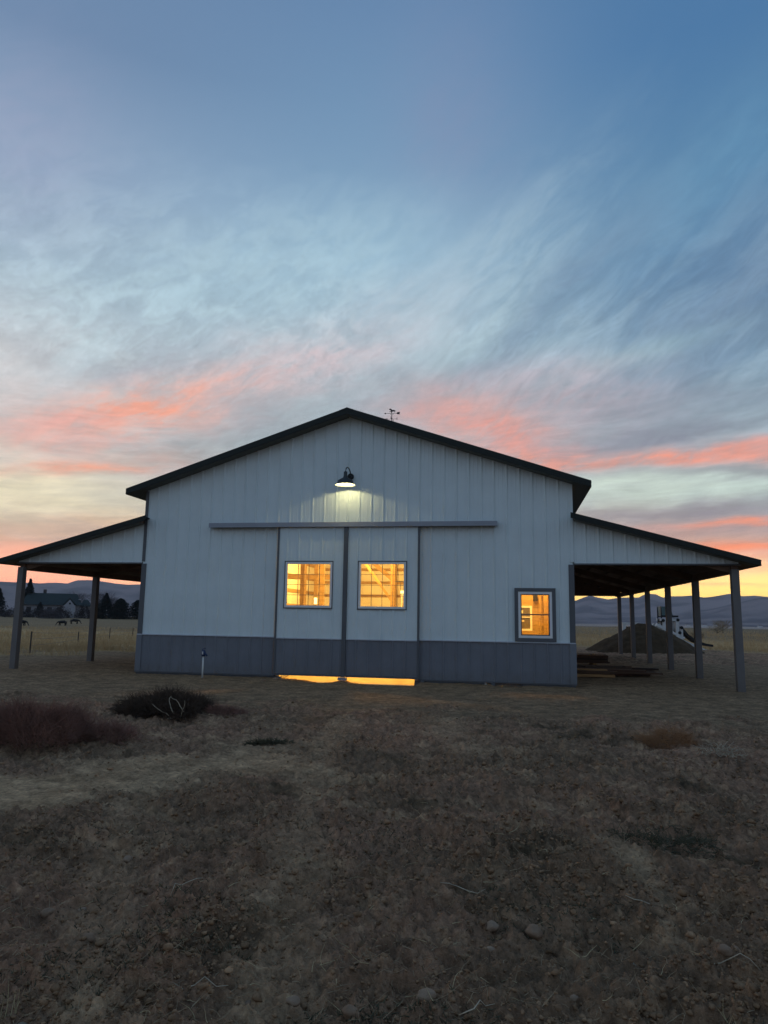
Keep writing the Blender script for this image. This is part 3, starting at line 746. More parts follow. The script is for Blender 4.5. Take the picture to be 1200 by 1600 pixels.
win3 = thing('window', None, None); win3.parent = barn; win3.location = (0, -9, 1)
window(win3, WX0, WX1, WZ0, WZ1, -.052, False)

# interior framing seen through the panes
for side_x, inn in ((.12, 1), (BW - .12, -1)):
    for k in range(6):
        yy = .25 + 3.55 * k; a, b2 = sorted((side_x + inn * .001, side_x + inn * .16))
        MB().box(a, b2, yy, yy + .15, -.027, 4.7).build('wall_post', M_wood, barn)
    for k in range(7):
        zz = .55 + .66 * k; a, b2 = sorted((side_x + inn * .002, side_x + inn * .045))
        MB().box(a, b2, .15, BL - .16, zz, zz + .14).build('girt', M_wood, barn)
for k in range(8):
    zz = .50 + .66 * k; hw = 5.3 if zz < 4.5 else 5.3 - (zz - 4.5) / SLOPE
    MB().box(RIDGE - hw, RIDGE + hw, BL - .19, BL - .142, zz, zz + .14).build('girt', M_wood, barn)
for xx in (2.0, 3.9, 5.6, 7.4, 9.2):
    MB().box(xx, xx + .15, BL - .36, BL - .20, -.027, 4.6).build('wall_post', M_wood, barn)
for k in range(5):
    yy = 2.6 + 3.5 * k; mb = MB()
    mb.beam((.3, yy, 4.45), (BW - .3, yy, 4.45), .05, .18)
    mb.beam((.2, yy, 4.62), (RIDGE, yy, 6.45), .05, .16); mb.beam((BW - .2, yy, 4.62), (RIDGE, yy, 6.45), .05, .16)
    for t_ in (.25, .5, .75):
        zc = 4.62 + 1.83 * t_
        for s_ in (-1, 1):
            xx = RIDGE + s_ * (RIDGE - .2) * (1 - t_)
            mb.beam((xx, yy + .05, 4.45), (xx, yy + .05, zc), .09, .04); mb.beam((xx, yy + .05, zc), (xx - s_ * 1.2, yy + .05, 4.45), .09, .04)
    mb.build('roof_truss', M_wood, barn)
# stall front posts, loft joist, braces near the doors
MB().box(3.17, 3.30, 4.0, 4.13, -.027, 4.36).build('stall_post', M_wood, barn)
MB().box(4.06, 4.20, 3.0, 3.14, -.027, 4.36).build('stall_post', M_wood, barn)
MB().box(3.62, 3.74, 4.0, 4.12, -.027, 4.36).build('stall_post', M_wood, barn)
MB().box(6.22, 6.34, 3.0, 3.12, -.027, 4.36).build('stall_post', M_wood, barn)
mb = MB(); mb.beam((4.45, 7, 3.6), (5.6, 7, 2.05), .05, .09); mb.build('brace', M_wood, barn)
mb = MB(); mb.beam((3.4, 9.9, 4.4), (5.2, 9.9, 2.9), .05, .16); mb.build('brace', M_wood, barn)
MB().box(.2, 3.0, 9.2, 9.3, 2.9, 3.1).build('header', M_wood, barn)
mb = MB()
for xx in np.arange(5.15, 5.6, .14): mb.box(xx, xx + .02, 11.8, 11.82, .0, 2.95)
mb.box(4.9, 5.6, 11.79, 11.83, 2.95, 3.0); mb.build('gate', M_bronze, barn)
# inner door with a glazed panel at the right of the second window
di = thing('inner_door', None, None); di.parent = barn
ring(6.33, 6.98, .0, 2.20, .05, 4.3, 4.34).build('door_frame', M_vinyl, di)
MB().box(6.38, 6.93, 4.31, 4.33, .05, 2.15).build('glass_panel', M_conc, di)
for zz in (1.35, 1.65, 1.95): MB().box(6.38, 6.93, 4.30, 4.309, zz, zz + .02).build('muntin', M_vinyl, di)
# partition with tack-room window behind the small window
MB().box(9.0, 10.98, 2.9, 2.98, -.02, 4.3).build('partition', M_wood, barn)
MB().box(8.9, 8.98, .3, 2.9, -.02, 4.3).build('partition', M_liner, barn)
tw = thing('inner_window', None, None); tw.parent = barn
ring(9.2, 10.27, 1.17, 1.86, .055, 2.84, 2.899).build('window_frame', M_vinyl, tw)
MB().box(9.26, 10.21, 2.86, 2.87, 1.23, 1.53).build('window_pane', mat('grey_reflection_pane', (.16, .14, .11), .2), tw)  # opaque grey carries the panes' reflection as plain colour
MB().box(9.26, 10.21, 2.86, 2.87, 1.56, 1.80).build('window_pane', bpy.data.materials['grey_reflection_pane'], tw)
MB().box(9.255, 10.215, 2.83, 2.858, 1.53, 1.56).build('meeting_rail', M_vinyl, tw)
MB().box(9.15, 10.35, 2.7, 2.82, 1.08, 1.17).build('shelf', M_wood, barn)
MB().box(10.55, 10.66, 1.95, 2.05, -.02, 4.3).build('wall_post', M_wood, barn)
MB().box(10.44, 10.48, 2.1, 2.5, -.02, 4.3).build('stud', M_wood, barn)
MB().box(10.64, 10.98, 1.2, 1.25, -.02, 4.3).build('stud', M_wood, barn)
spk = MB().box(10.30, 10.42, 2.70, 2.82, 1.985, 2.17).build('loudspeaker', M_black); tag(spk, 'small black speaker box seen high inside the small window', 'speaker')
for (x0, x1, z0, z1, lb) in ((9.95, 10.02, 1.65, 1.73, 'upper'), (9.95, 10.05, 1.42, 1.46, 'lower')):
    o = MB().box(x0, x1, 2.85, 2.858, z0, z1).build('paper_note', mat('paper_' + lb, (.75, .72, .62), .8))
    tag(o, 'small pale paper stuck on the %s pane inside the small window' % lb, 'paper note')

# warm lamps hanging inside the barn
M_bulb = mat('bulb_warm', (1, .8, .5), .5, emit=(1, .62, .22), estr=18)
def warm_lamp(x, y, z, power, label, size=.16, shade=True):
    t_ = thing('hanging_lamp', label, 'lamp', (x, y, z), 'warm work lamps inside the barn')
    MB().tube([(x, y, z + .12), (x, y, 4.4)], .008, 6).build('cord', M_black, t_)
    if shade: MB().lathe([(.03, .12), (.05, .10), (size, .0), (size - .006, 0), (.045, .095), (.02, .11)], (x, y, z), 20).build('shade', M_black, t_, True)
    MB().lathe([(.001, -.05), (.03, -.04), (.042, -.005), (.03, .03), (.012, .06), (.001, .065)], (x, y, z), 14).build('bulb', M_bulb, t_, True)
    ld = bpy.data.lights.new('lamp_light', 'POINT'); ld.energy = power; ld.color = (1.0, .53, .115); ld.shadow_soft_size = .12
    lo = bpy.data.objects.new('lamp_light', ld); C.objects.link(lo); lo.parent = t_; lo.location = (0, 0, -.14)
warm_lamp(5.4, 6.6, 4.1, 720, 'warm lamp hanging from the truss in the middle of the barn')
warm_lamp(2.2, 12.2, 4.1, 700, 'warm lamp hanging near the rear left stalls')
warm_lamp(8.0, 12.4, 4.1, 560, 'warm lamp hanging near the rear right of the barn')
warm_lamp(10.2, 1.5, 3.3, 250, 'warm lamp hanging in the tack room behind the small window')
warm_lamp(5.7, 1.5, 3.9, 520, 'warm lamp hanging just inside the sliding doors')
warm_lamp(2.2, 5.2, 4.1, 300, 'warm lamp hanging by the left wall of the barn')
for (x, y, z, w, h, lb) in ((3.66, 3.92, 1.85, .09, .2, 'small glowing work light seen low in the left door window'),
                            (6.33, 4.2, 2.22, .30, .08, 'long glowing light over the inner door in the right door window')):
    o = MB().box(x, x + w, y, y + .04, z, z + h).build('work_light', mat('work_light_glow_%d' % int(x), (1, .9, .6), .5, emit=(1, .72, .32), estr=2.2)); tag(o, lb, 'work light')

# gooseneck barn light
LX, LY, LZZ = 5.607, -.45, 4.765
lamp = thing('gooseneck_light', 'black gooseneck barn light glowing on the gable above the sliding doors', 'wall lamp', (5.65, -.02, 5.06))
M_shade_in = mat('enamel_white', (.85, .84, .78), .5, 0, .03)
M_shade = mat('shade_black_enamel', (.03, .032, .034), .35, 0, .05)
MB().lathe([(.262, -.004), (.262, .004), (.205, .045), (.195, .105), (.06, .185), (.048, .23), (.045, .33), (.03, .345), (.001, .347)], (LX, LY, LZZ), 40).build('shade', M_shade, lamp, True)
MB().lathe([(.262, -.004), (.200, .040), (.188, .098), (.055, .178), (.001, .18)], (LX, LY, LZZ), 40).build('shade_lining', M_shade_in, lamp, True)
pts = []
for k in range(15):
    a = math.pi * k / 14
    pts.append((LX + .035 * (1 - math.cos(a)) / 2 * 1.2, LY + (.40) * (1 - math.cos(a)) / 2, LZZ + .33 + .17 * math.sin(a) - .04 * (1 - math.cos(a)) / 2))
MB().tube(pts, .014, 10).build('gooseneck', M_black, lamp, True)
MB().lathe([(.001, 0), (.075, 0), (.075, .02), (.03, .04), (.001, .04)], (0, 0, 0), 20)
mb = MB(); mb.tube([(LX + .04, -.055, LZZ + .29), (LX + .04, -.024, LZZ + .29)], .085, 20); mb.build('wall_mount', M_black, lamp)
mb = MB(); mb.tube([(LX + .04, -.16, LZZ + .27), (LX + .04, -.055, LZZ + .29)], .035, 12); mb.build('mount_neck', M_black, lamp)
M_bulbo = mat('bulb_soft', (1, .95, .8), .5, emit=(1, .93, .68), estr=14)
MB().lathe([(.001, -.02), (.03, -.012), (.040, .02), (.03, .045), (.015, .07), (.001, .075)], (LX, LY, LZZ + .125), 18).build('bulb', M_bulbo, lamp, True)
ld = bpy.data.lights.new('barn_light', 'POINT'); ld.energy = 19; ld.color = (1, .86, .42); ld.shadow_soft_size = .03
lo = bpy.data.objects.new('barn_light', ld); C.objects.link(lo); lo.parent = lamp; lo.location = (LX - 5.65, LY + .02, LZZ + .10 - 5.06)

# weathervane on a small cupola on the ridge
VX, VY = 5.59, 6.5
cup = thing('cupola', 'small square dark cupola on the ridge carrying the weathervane', 'cupola', (VX, VY, 6.7))
MB().box(VX - .32, VX + .32, VY - .32, VY + .32, 6.55, 7.72).build('cupola_body', M_wall, cup)
mb = MB(); mb.addp([(VX - .42, VY - .42, 7.72), (VX + .42, VY - .42, 7.72), (VX + .42, VY + .42, 7.72), (VX - .42, VY + .42, 7.72), (VX, VY, 8.2)], [(0, 3, 2, 1), (0, 1, 4), (1, 2, 4), (2, 3, 4), (3, 0, 4)]); mb.build('cupola_roof', M_roof, cup)
vane = thing('weathervane', 'dark horse and arrow weathervane standing above the barn ridge', 'weathervane', (VX, VY, 8.15))
MB().tube([(VX, VY, 8.15), (VX, VY, 8.70)], [.016, .010], 8).build('spindle', M_black, vane)
MB().lathe([(.001, -.03), (.03, 0), (.001, .03)], (VX, VY, 8.47), 10).build('ball', M_black, vane)
for dx, dy, lt_ in ((1, 0, 'E'), (-1, 0, 'W'), (0, 1, 'N'), (0, -1, 'S')):
    MB().tube([(VX, VY, 8.45), (VX + dx * .17, VY + dy * .17, 8.45)], .006, 6).build('direction_arm', M_black, vane)
    cu = bpy.data.curves.new('direction_letter', 'FONT'); cu.body = lt_; cu.size = .10; cu.extrude = .004; cu.align_x = 'CENTER'
    tmp = bpy.data.objects.new('tmp_letter', cu); C.objects.link(tmp)
    dgp = bpy.context.evaluated_depsgraph_get(); me = bpy.data.meshes.new_from_object(tmp.evaluated_get(dgp))
    bpy.data.objects.remove(tmp); me.materials.clear(); me.materials.append(M_black)
    o = link('direction_letter', me, vane); o.rotation_euler = (math.pi / 2, 0, 0); o.location = (dx * .19, dy * .19, 8.42 - 8.15)
def flat(name, poly, x, z, th=.008, sc=1.0):
    return MB().prism([(VX + x + px_ * sc, z + pz_ * sc) for px_, pz_ in poly], VY - th / 2, VY + th / 2).build(name, M_black, vane)
MB().tube([(VX - .27, VY, 8.66), (VX + .25, VY, 8.655)], .007, 6).build('arrow_shaft', M_black, vane)
flat('arrow_head', [(-.03, 0), (.04, .033), (.03, 0), (.04, -.033)], -.25, 8.66, .012)
flat('arrow_tail', [(0, 0), (.03, .04), (.13, .045), (.105, 0), (.13, -.04), (.03, -.035)], .17, 8.655, .012)
mb = MB()
mb.tube([(VX - .07, VY, 8.66), (VX - .045, VY, 8.615), (VX, VY, 8.60)], .005, 6); mb.tube([(VX + .07, VY, 8.66), (VX + .045, VY, 8.615), (VX, VY, 8.60)], .005, 6)
mb.build('scroll', M_black, vane)
horse = [(-.105, .122), (-.075, .155), (-.05, .165), (-.02, .15), (.0, .12), (.02, .105), (.07, .112), (.095, .10), (.13, .075), (.15, .05), (.125, .055), (.10, .065), (.105, .04), (.12, .01), (.11, .0),
         (.095, .03), (.07, .055), (.03, .05), (-.0, .045), (-.005, .02), (-.03, .0), (-.04, .005), (-.02, .025), (-.03, .055), (-.06, .04), (-.085, .03), (-.085, .045), (-.05, .065), (-.045, .1), (-.065, .118), (-.09, .108)]
flat('horse', horse, -.0, 8.672, .014)

# yard hydrant
hx_, hy_ = 2.18, -.75
hy = thing('yard_hydrant', 'blue headed yard hydrant on a thin white pipe before the wainscot', 'water hydrant', (hx_, hy_, ghp(hx_, hy_)))
gz = ghp(hx_, hy_)
M_pipe = mat('white_pipe', (.62, .62, .6), .5, 0, .05); M_blue = mat('blue_enamel', (.012, .03, .10), .35, 0, .1)
MB().tube([(hx_, hy_, gz - .1), (hx_, hy_, .46)], .022, 10).build('pipe', M_pipe, hy, True)
MB().lathe([(.001, 0), (.04, 0), (.055, .04), (.055, .10), (.035, .15), (.001, .155)], (hx_, hy_, .45), 16).build('head', M_blue, hy, True)
MB().tube([(hx_, hy_, .52), (hx_ + .07, hy_, .50), (hx_ + .10, hy_, .46)], [.025, .022, .02], 8).build('spout', M_blue, hy, True)
MB().tube([(hx_ - .01, hy_, .57), (hx_ - .03, hy_, .63), (hx_ + .06, hy_ - .02, .65)], .010, 8).build('handle', M_blue, hy, True)
MB().box(hx_ - .015, hx_ + .015, hy_ - .062, hy_ - .055, .50, .57).build('tag_plate', M_pipe, hy)

# ------------------------------------------------------------------ lumber under the right lean-to
M_lum = [mat('rough_board_%s' % c, k, .8, 0, .3, 4, .4, 30, stretch=(.4, 3, 3)) for c, k in (('red', (.085, .036, .02)), ('brown', (.095, .05, .028)), ('dark', (.04, .022, .015)), ('pale_lit', (.40, .22, .09)))]  # last tone: pale blocks, plus boards with light put into their colour
def plank_mesh(L, Wd, T): 
    me = bpy.data.meshes.new('plank'); bx = MB().box(-L / 2, L / 2, -Wd / 2, Wd / 2, -T / 2, T / 2); me.from_pydata(bx.v, [], bx.f); me.update(); return me
def plank(par, mesh, m, loc, rz):
    me = mesh.get(m.name)
    if me is None:
        me = mesh['base'].copy(); me.materials.append(m); mesh[m.name] = me
    o = bpy.data.objects.new('plank', me); C.objects.link(o); o.parent = par; o.location = Vector(loc) - wloc(par); o.rotation_euler = (0, 0, rz); return o
s1 = thing('lumber_stack', 'neat dark red-brown lumber stack raised on blocks under the right lean-to', 'lumber stack', (12.0, 8.3, -.05), None)
pmesh = {'base': plank_mesh(1.75, .135, .045)}
z0 = ghp(12.0, 8.3)
for lay in range(5):
    for k in range(9):
        plank(s1, pmesh, M_lum[random.choice((0, 0, 1, 2))], (12.02 + random.uniform(-.05, .05), 7.75 + k * .145, z0 + .14 + lay * .052), random.uniform(-.01, .01))
for xx in (11.55, 12.45):
    for j_ in range(2): MB().box(xx - .06, xx + .06, 7.7 + j_ * .62, 8.3 + j_ * .62, z0 - .02, z0 + .115).build('block', M_lum[3], s1)
for xx in (11.5, 12.42):
    MB().box(xx - .035, xx + .035, 7.66, 7.76, z0 + .385, z0 + .43).build('block', M_lum[3], s1)
s2 = thing('lumber_stack', 'low loose scatter of long brown boards lying in front of the raised stack', 'lumber stack', (12.2, 4.4, -.05), None)
pm2 = {'base': plank_mesh(2.0, .19, .05)}; pm3 = {'base': plank_mesh(1.2, .24, .07)}
for k in range(26):
    lay = k // 9; x_ = random.uniform(11.9, 12.9); y_ = 3.6 + (k % 9) * .24 + random.uniform(-.04, .04)
    z_ = ghp(x_, y_) + .05 + lay * .058
    plank(s2, pm2, M_lum[random.choice((0, 1, 2, 2, 0))], (x_, y_, z_), random.uniform(-.12, .12))
plank(s2, pm3, M_lum[3], (11.85, 3.0, ghp(11.85, 3.0) + .06), .08); plank(s2, pm3, M_lum[1], (11.95, 3.15, ghp(11.95, 3.15) + .13), -.05)  # brighter short boards: the light on them is painted as a paler tone
plank(s2, pm3, M_lum[3], (11.7, 3.35, ghp(11.7, 3.35) + .16), .02)

# ------------------------------------------------------------------ vectorised scatter helpers
def blob_field(name, m, centers, sizes, flatten=.65, parent=None, jitter=.28):
    """many small lumps (jittered icosahedra), one mesh"""
    phi = (1 + 5 ** .5) / 2
    iv = np.array([(-1, phi, 0), (1, phi, 0), (-1, -phi, 0), (1, -phi, 0), (0, -1, phi), (0, 1, phi), (0, -1, -phi), (0, 1, -phi), (phi, 0, -1), (phi, 0, 1), (-phi, 0, -1), (-phi, 0, 1)], float)
    iv /= np.linalg.norm(iv[0])
    fc = np.array([(0, 11, 5), (0, 5, 1), (0, 1, 7), (0, 7, 10), (0, 10, 11), (1, 5, 9), (5, 11, 4), (11, 10, 2), (10, 7, 6), (7, 1, 8), (3, 9, 4), (3, 4, 2), (3, 2, 6), (3, 6, 8), (3, 8, 9), (4, 9, 5), (2, 4, 11), (6, 2, 10), (8, 6, 7), (9, 8, 1)])
    n_ = len(centers); k = iv[None] * (1 + rng.uniform(-jitter, jitter, (n_, 12, 1)))
    a = rng.uniform(0, 2 * np.pi, n_); ca, sa = np.cos(a), np.sin(a)
    k[..., 0] *= rng.uniform(.8, 1.4, (n_, 1)); k[..., 2] *= flatten
    x = k[..., 0] * ca[:, None] - k[..., 1] * sa[:, None]; y = k[..., 0] * sa[:, None] + k[..., 1] * ca[:, None]
    k = np.stack([x, y, k[..., 2]], -1) * sizes[:, None, None] + centers[:, None, :]
    F_ = (fc[None] + (np.arange(n_) * 12)[:, None, None]).reshape(-1, 3)
    return raw_mesh(name, k.reshape(-1, 3), F_, m, parent, smooth=False)
def strand_field(name, m, roots, dirs, lens, width, parent=None, segs=3, curl=.5, droop=.0):
    """many thin three-sided stems that taper and bend, one mesh"""
    n_ = len(roots); P0 = roots.copy(); d = dirs / np.linalg.norm(dirs, axis=1, keepdims=True)
    rings = []
    w = np.broadcast_to(np.asarray(width, float), (n_,))
    for sgi in range(segs + 1):
        r0 = np.cross(d, np.array([0.3, 0.2, 1.0])); r0 /= np.linalg.norm(r0, axis=1, keepdims=True) + 1e-9; u0 = np.cross(r0, d)
        ww = (w * (1 - .75 * sgi / segs))[:, None]
        rings.append(np.stack([P0 + (r0 * math.cos(a) + u0 * math.sin(a)) * ww for a in (0, 2.094, 4.189)], 1))
        P0 = P0 + d * (lens / segs)[:, None]
        d = d + rng.normal(0, curl, (n_, 3)) ; d[:, 2] -= droop; d /= np.linalg.norm(d, axis=1, keepdims=True)
    Vv = np.concatenate(rings, 1)  # n, 3*(segs+1), 3
    fl = []
    for sgi in range(segs):
        for k in range(3):
            a = sgi * 3 + k; b2 = sgi * 3 + (k + 1) % 3; fl += [(a, b2, b2 + 3), (a, b2 + 3, a + 3)]
    F_ = (np.array(fl)[None] + (np.arange(n_) * 3 * (segs + 1))[:, None, None]).reshape(-1, 3)
    return raw_mesh(name, Vv.reshape(-1, 3), F_, m, parent)
def foreground_pts(n_, r0, r1, a0=-42, a1=24):
    rr = 1 / rng.uniform(1 / r1, 1 / r0, n_); aa = np.radians(rng.uniform(a0, a1, n_))
    return 9.684 + rr * np.sin(aa), -17.607 + rr * np.cos(aa), rr

# clods of turned soil
M_clod = mat('soil_clod', (.26, .158, .090), .95, 0, .6, 9, .8, 60, .1)
x, y, rr = foreground_pts(80000, 2.2, 15)
pad, track, straw = masks(x, y)
den_ = sst(fbm(x * .7 + 31, y * .9, 3), -.35, .35) * (1 - pad * .93) * (1 - track * .85)
keep = rng.uniform(0, 1, len(x)) < .15 + .85 * den_
keep &= (rng.uniform(0, 1, len(x)) < 1 - .9 * track) & (rng.uniform(0, 1, len(x)) < 1 - .9 * pad)
x, y, rr = x[keep], y[keep], rr[keep]
sz = np.minimum(rng.lognormal(math.log(.0056), .50, len(x)), .021) * np.clip(.8 + rr * .05, .8, 1.3)
tag(blob_field('soil_clods', M_clod, np.stack([x, y, gh(x, y) + sz * .25], 1), sz, .75, jitter=.52), kind='stuff')
# stones one can pick out
M_stone = [mat('field_stone_%s' % c, k, .85, 0, .2, 14, .5, 50, .2) for c, k in (('grey', (.27, .185, .125)), ('brown', (.24, .155, .10)), ('green', (.20, .17, .12)))]
import bmesh
def stone(x_, y_, s_, m, label, group=None):
    bm = bmesh.new(); bmesh.ops.create_icosphere(bm, subdivisions=3, radius=1)
    ph = random.uniform(0, 99)
    from mathutils import noise as mn
    for v in bm.verts:
        k = 1 + .28 * mn.noise(v.co * 1.1 + Vector((ph, 0, 0))) + .10 * mn.noise(v.co * 3 + Vector((0, ph, 0)))
        v.co = Vector((v.co.x * k * s_, v.co.y * k * s_ * .85, v.co.z * k * s_ * .62))
    me = bpy.data.meshes.new('stone'); bm.to_mesh(me); bm.free(); me.materials.append(m)
    o = link('stone', me, None, True); o.location = (x_, y_, ghp(x_, y_) + s_ * .18); o.rotation_euler = (0, 0, random.uniform(0, 6))
    return tag(o, label, 'stone', group)
G = 'stones lying in the dark soil'
stone(9.575, -13.680, 0.0379, M_stone[0], 'pale flat-topped stone in the soil, right of the middle', G)
stone(9.782, -13.697, 0.0491, M_stone[1], 'wide low brown stone beside the pale flat-topped one', G)
stone(9.570, -13.876, 0.0236, M_stone[0], 'small stone just below the pale flat-topped one', G)
stone(10.196, -13.980, 0.0357, M_stone[2], 'greenish crumbly stone at the lower right', G)
stone(10.612, -13.958, 0.0365, M_stone[1], 'rounded brown stone near the lower right corner', G)
stone(10.678, -13.877, 0.0299, M_stone[1], 'smaller rounded stone just behind the brown one near the right edge', G)
stone(9.332, -14.517, 0.0405, M_stone[0], 'broad half sunk stone near the bottom edge, right of centre', G)
stone(8.801, -14.569, 0.0284, M_stone[0], 'angular grey stone near the bottom edge, left of centre', G)
stone(9.059, -14.669, 0.0363, M_stone[1], 'squarish clod-like stone at the bottom edge near the centre', G)
stone(7.248, -13.131, 0.0359, M_stone[0], 'low oval stone on the slope below the pale track', G)
stone(7.433, -13.909, 0.0268, M_stone[0], 'round stone left of centre, right one of a pair', G)
stone(7.301, -14.015, 0.0350, M_stone[1], 'round stone near the left edge, left one of a pair', G)
stone(7.714, -14.305, 0.0316, M_stone[1], 'brown stone low on the left with clods around', G)
stone(7.855, -14.966, 0.0384, M_stone[2], 'large stone cut by the bottom left corner', G)
stone(8.604, -14.575, 0.0192, M_stone[1], 'small brown stone left of the bottom centre', G)
stone(9.925, -14.327, 0.0196, M_stone[0], 'small grey stone below the greenish crumbly one', G)
# stones and chips by the barn foot
stone(4.040, -0.650, 0.0647, M_stone[0], 'pale stone wedged under the left sliding door', None)
stone(3.870, -1.089, 0.0555, M_stone[1], 'dark clod just left of the left sliding door', None)

# dry stems, straws and twigs
M_straw = mat('dry_stem', (.50, .40, .22), .8, 0, .35, 20); M_twig = mat('bleached_twig', (.46, .38, .27), .8, 0, .3, 15)
M_stub = mat('grey_stubble', (.34, .25, .15), .9, 0, .4, 8)
x, y, rr = foreground_pts(9000, 2.2, 16)
pad, track, straw = masks(x, y); keep = rng.uniform(0, 1, len(x)) < (.3 + .7 * sst(fbm(x * .5, y * .5 + 9, 3), -.1, .4)) * (1 - .85 * np.maximum(pad, track)); x, y, rr = x[keep], y[keep], rr[keep]
th = rng.uniform(0, 6.28, len(x)); dr_ = np.stack([np.cos(th), np.sin(th), rng.uniform(-.1, .8, len(x))], 1)
tag(strand_field('dry_stubble', M_stub, np.stack([x, y, gh(x, y) + .004], 1), dr_, rng.lognormal(math.log(.05), .5, len(x)), .0013 + .0001 * rr, segs=3, curl=.35), kind='stuff')
x, y, rr = foreground_pts(260, 2.3, 11)
th = rng.uniform(0, 6.28, len(x)); dr_ = np.stack([np.cos(th), np.sin(th), rng.uniform(0, .5, len(x))], 1)
tag(strand_field('dry_straws', M_straw, np.stack([x, y, gh(x, y) + .01], 1), dr_, rng.lognormal(math.log(.08), .4, len(x)), .0014 + .00012 * rr, segs=4, curl=.25), kind='stuff')
# low dark weeds in patches
M_weed = mat('low_weed', (.075, .068, .036), .9, 0, .4, 10)
x, y, rr = foreground_pts(26000, 2.2, 12); keep = rng.uniform(0, 1, len(x)) < sst(fbm(x * .8 + 4, y * 1.0 + 50, 3), .12, .42) * (1 - masks(x, y)[0]) * (1 - masks(x, y)[1]); x, y, rr = x[keep], y[keep], rr[keep]
th = rng.uniform(0, 6.28, len(x)); dr_ = np.stack([np.cos(th), np.sin(th), rng.uniform(.2, 1.5, len(x))], 1)
tag(strand_field('low_weeds', M_weed, np.stack([x, y, gh(x, y)], 1), dr_, rng.uniform(.015, .045, len(x)), .0035, segs=2, curl=.5), kind='stuff')

def stalks(name, x_, y_, n_, h, label, m, lean=.35, w=.0022, cat='dry plant'):
    rt_ = np.stack([x_ + rng.normal(0, .02, n_), y_ + rng.normal(0, .02, n_), np.full(n_, ghp(x_, y_) - .01)], 1)
    dr_ = np.stack([rng.normal(0, lean, n_), rng.normal(0, lean, n_), np.ones(n_)], 1)
    o = strand_field(name, m, rt_, dr_, rng.uniform(.5, 1, n_) * h, w, segs=5, curl=.12); return tag(o, label, cat)
stalks('grass_stalk', 7.775, -14.910, 6, .20, 'thin pale dry grass stalk standing at the bottom left corner', M_straw, .12)
stalks('grass_stalk', 7.747, -13.776, 3, .08, 'short bright straw blade standing left of the bottom centre', M_straw, .2)
stalks('dry_weed', 10.508, -14.430, 6, .10, 'small pale dry weed at the bottom right edge', M_straw, .6)
def twig(x_, y_, L, ang, label, m=None):
    z_ = ghp(x_, y_) + .015; pts = []; ph_ = random.uniform(0, 6)
    k = 6
    for i_ in range(k):
        t_ = i_ / (k - 1) - .5; xx = x_ + math.cos(ang) * L * t_ + random.uniform(-.02, .02) * L + .12 * L * math.sin(t_ * 5 + ph_) * -math.sin(ang); yy = y_ + math.sin(ang) * L * t_ + random.uniform(-.02, .02) * L + .12 * L * math.sin(t_ * 5 + ph_) * math.cos(ang)
        pts.append((xx, yy, ghp(xx, yy) + .012 + random.uniform(0, .015)))
    o = MB().tube(pts, [.0014, .0024, .0026, .0022, .0016, .0008], 6).build('twig', m or M_twig, None, True); return tag(o, label, 'twig', 'twigs lying on the bare ground')
twig(9.402, -13.324, .26, .0, 'curved pale twig on the soil at the middle right')
twig(10.368, -13.433, .20, .1, 'pale straight twig right of the stones')
twig(10.731, -13.048, .14, 1.2, 'short upright forked twig at the right')
twig(8.406, -14.601, .22, .5, 'bent pale twig near the bottom left')
twig(7.931, -13.736, .18, .9, 'thin leaning twig left of centre')
twig(10.624, -14.066, .20, -.3, 'thin twig with a white end near the bottom right')
twig(9.539, -14.596, .15, .4, 'pale twig at the bottom edge right of centre')

# brush heaps and tumbleweeds
def twiggy(name, x_, y_, rx, ry, h, n_, m, label, cat, L=.22, w=.0035, curl=.45, top=.0):
    root = thing(name, label, cat, (x_, y_, ghp(x_, y_)))
    u = rng.uniform(0, 2 * np.pi, n_); rad = np.sqrt(rng.uniform(0, 1, n_)); lob = 1 + .22 * np.sin(u * 3 + x_) + .12 * np.sin(u * 5)
    xx = x_ + rx * rad * np.cos(u) * lob; yy = y_ + ry * rad * np.sin(u) * lob
    hh = h * np.sqrt(np.clip(1 - (rad * .95) ** 2, 0, 1)) * (1 + .35 * fbm(xx * 4, yy * 4, 2))
    zz = gh(xx, yy) + hh * np.sqrt(rng.uniform(0, 1, n_)) * .92
    dr_ = np.stack([(xx - x_) / rx + rng.normal(0, .7, n_), (yy - y_) / ry + rng.normal(0, .7, n_), rng.normal(.25 + top, .5, n_)], 1)
    strand_field('branches', m, np.stack([xx, yy, zz], 1), dr_, rng.uniform(.5, 1.2, n_) * L, w, root, segs=4, curl=curl)
    return root
M_brush = mat('brush_dark', (.080, .050, .032), .95, 0, .4, 8); M_brush2 = mat('weed_red_brown', (.25, .125, .09), .95, 0, .4, 4); M_tumb = mat('tumbleweed_rust', (.34, .17, .075), .95, 0, .3, 8)
br = twiggy('brush_pile', 4.62, -7.45, .68, .40, .25, 4600, M_brush, 'dark pile of pulled brush with pale bare roots on the dirt before the barn', 'brush pile', .20, .0040, .35, .2)
twiggy('weed_clump', 5.50, -7.35, .30, .22, .09, 900, M_brush2, 'low ragged weed clump trailing right of the dark brush pile', 'weeds', .12, .003)
mb = MB()
for k in range(5):
    p0 = Vector((4.95 + random.uniform(-.12, .12), -7.86 + random.uniform(-.04, .05), .06 + random.uniform(-.06, .05))); pts = [p0]
    d = Vector((random.uniform(-.5, .6), random.uniform(-.2, .1), random.uniform(-.3, .8))).normalized()
    for s_ in range(6):
        pts.append(pts[-1] + d * .05); d = (d + Vector((random.uniform(-.5, .5), random.uniform(-.2, .2), random.uniform(-.5, .5)))).normalized()
    mb.tube(pts, [.007, .0065, .006, .005, .004, .003, .0015], 6)
mb.build('bare_roots', M_twig, br, True)
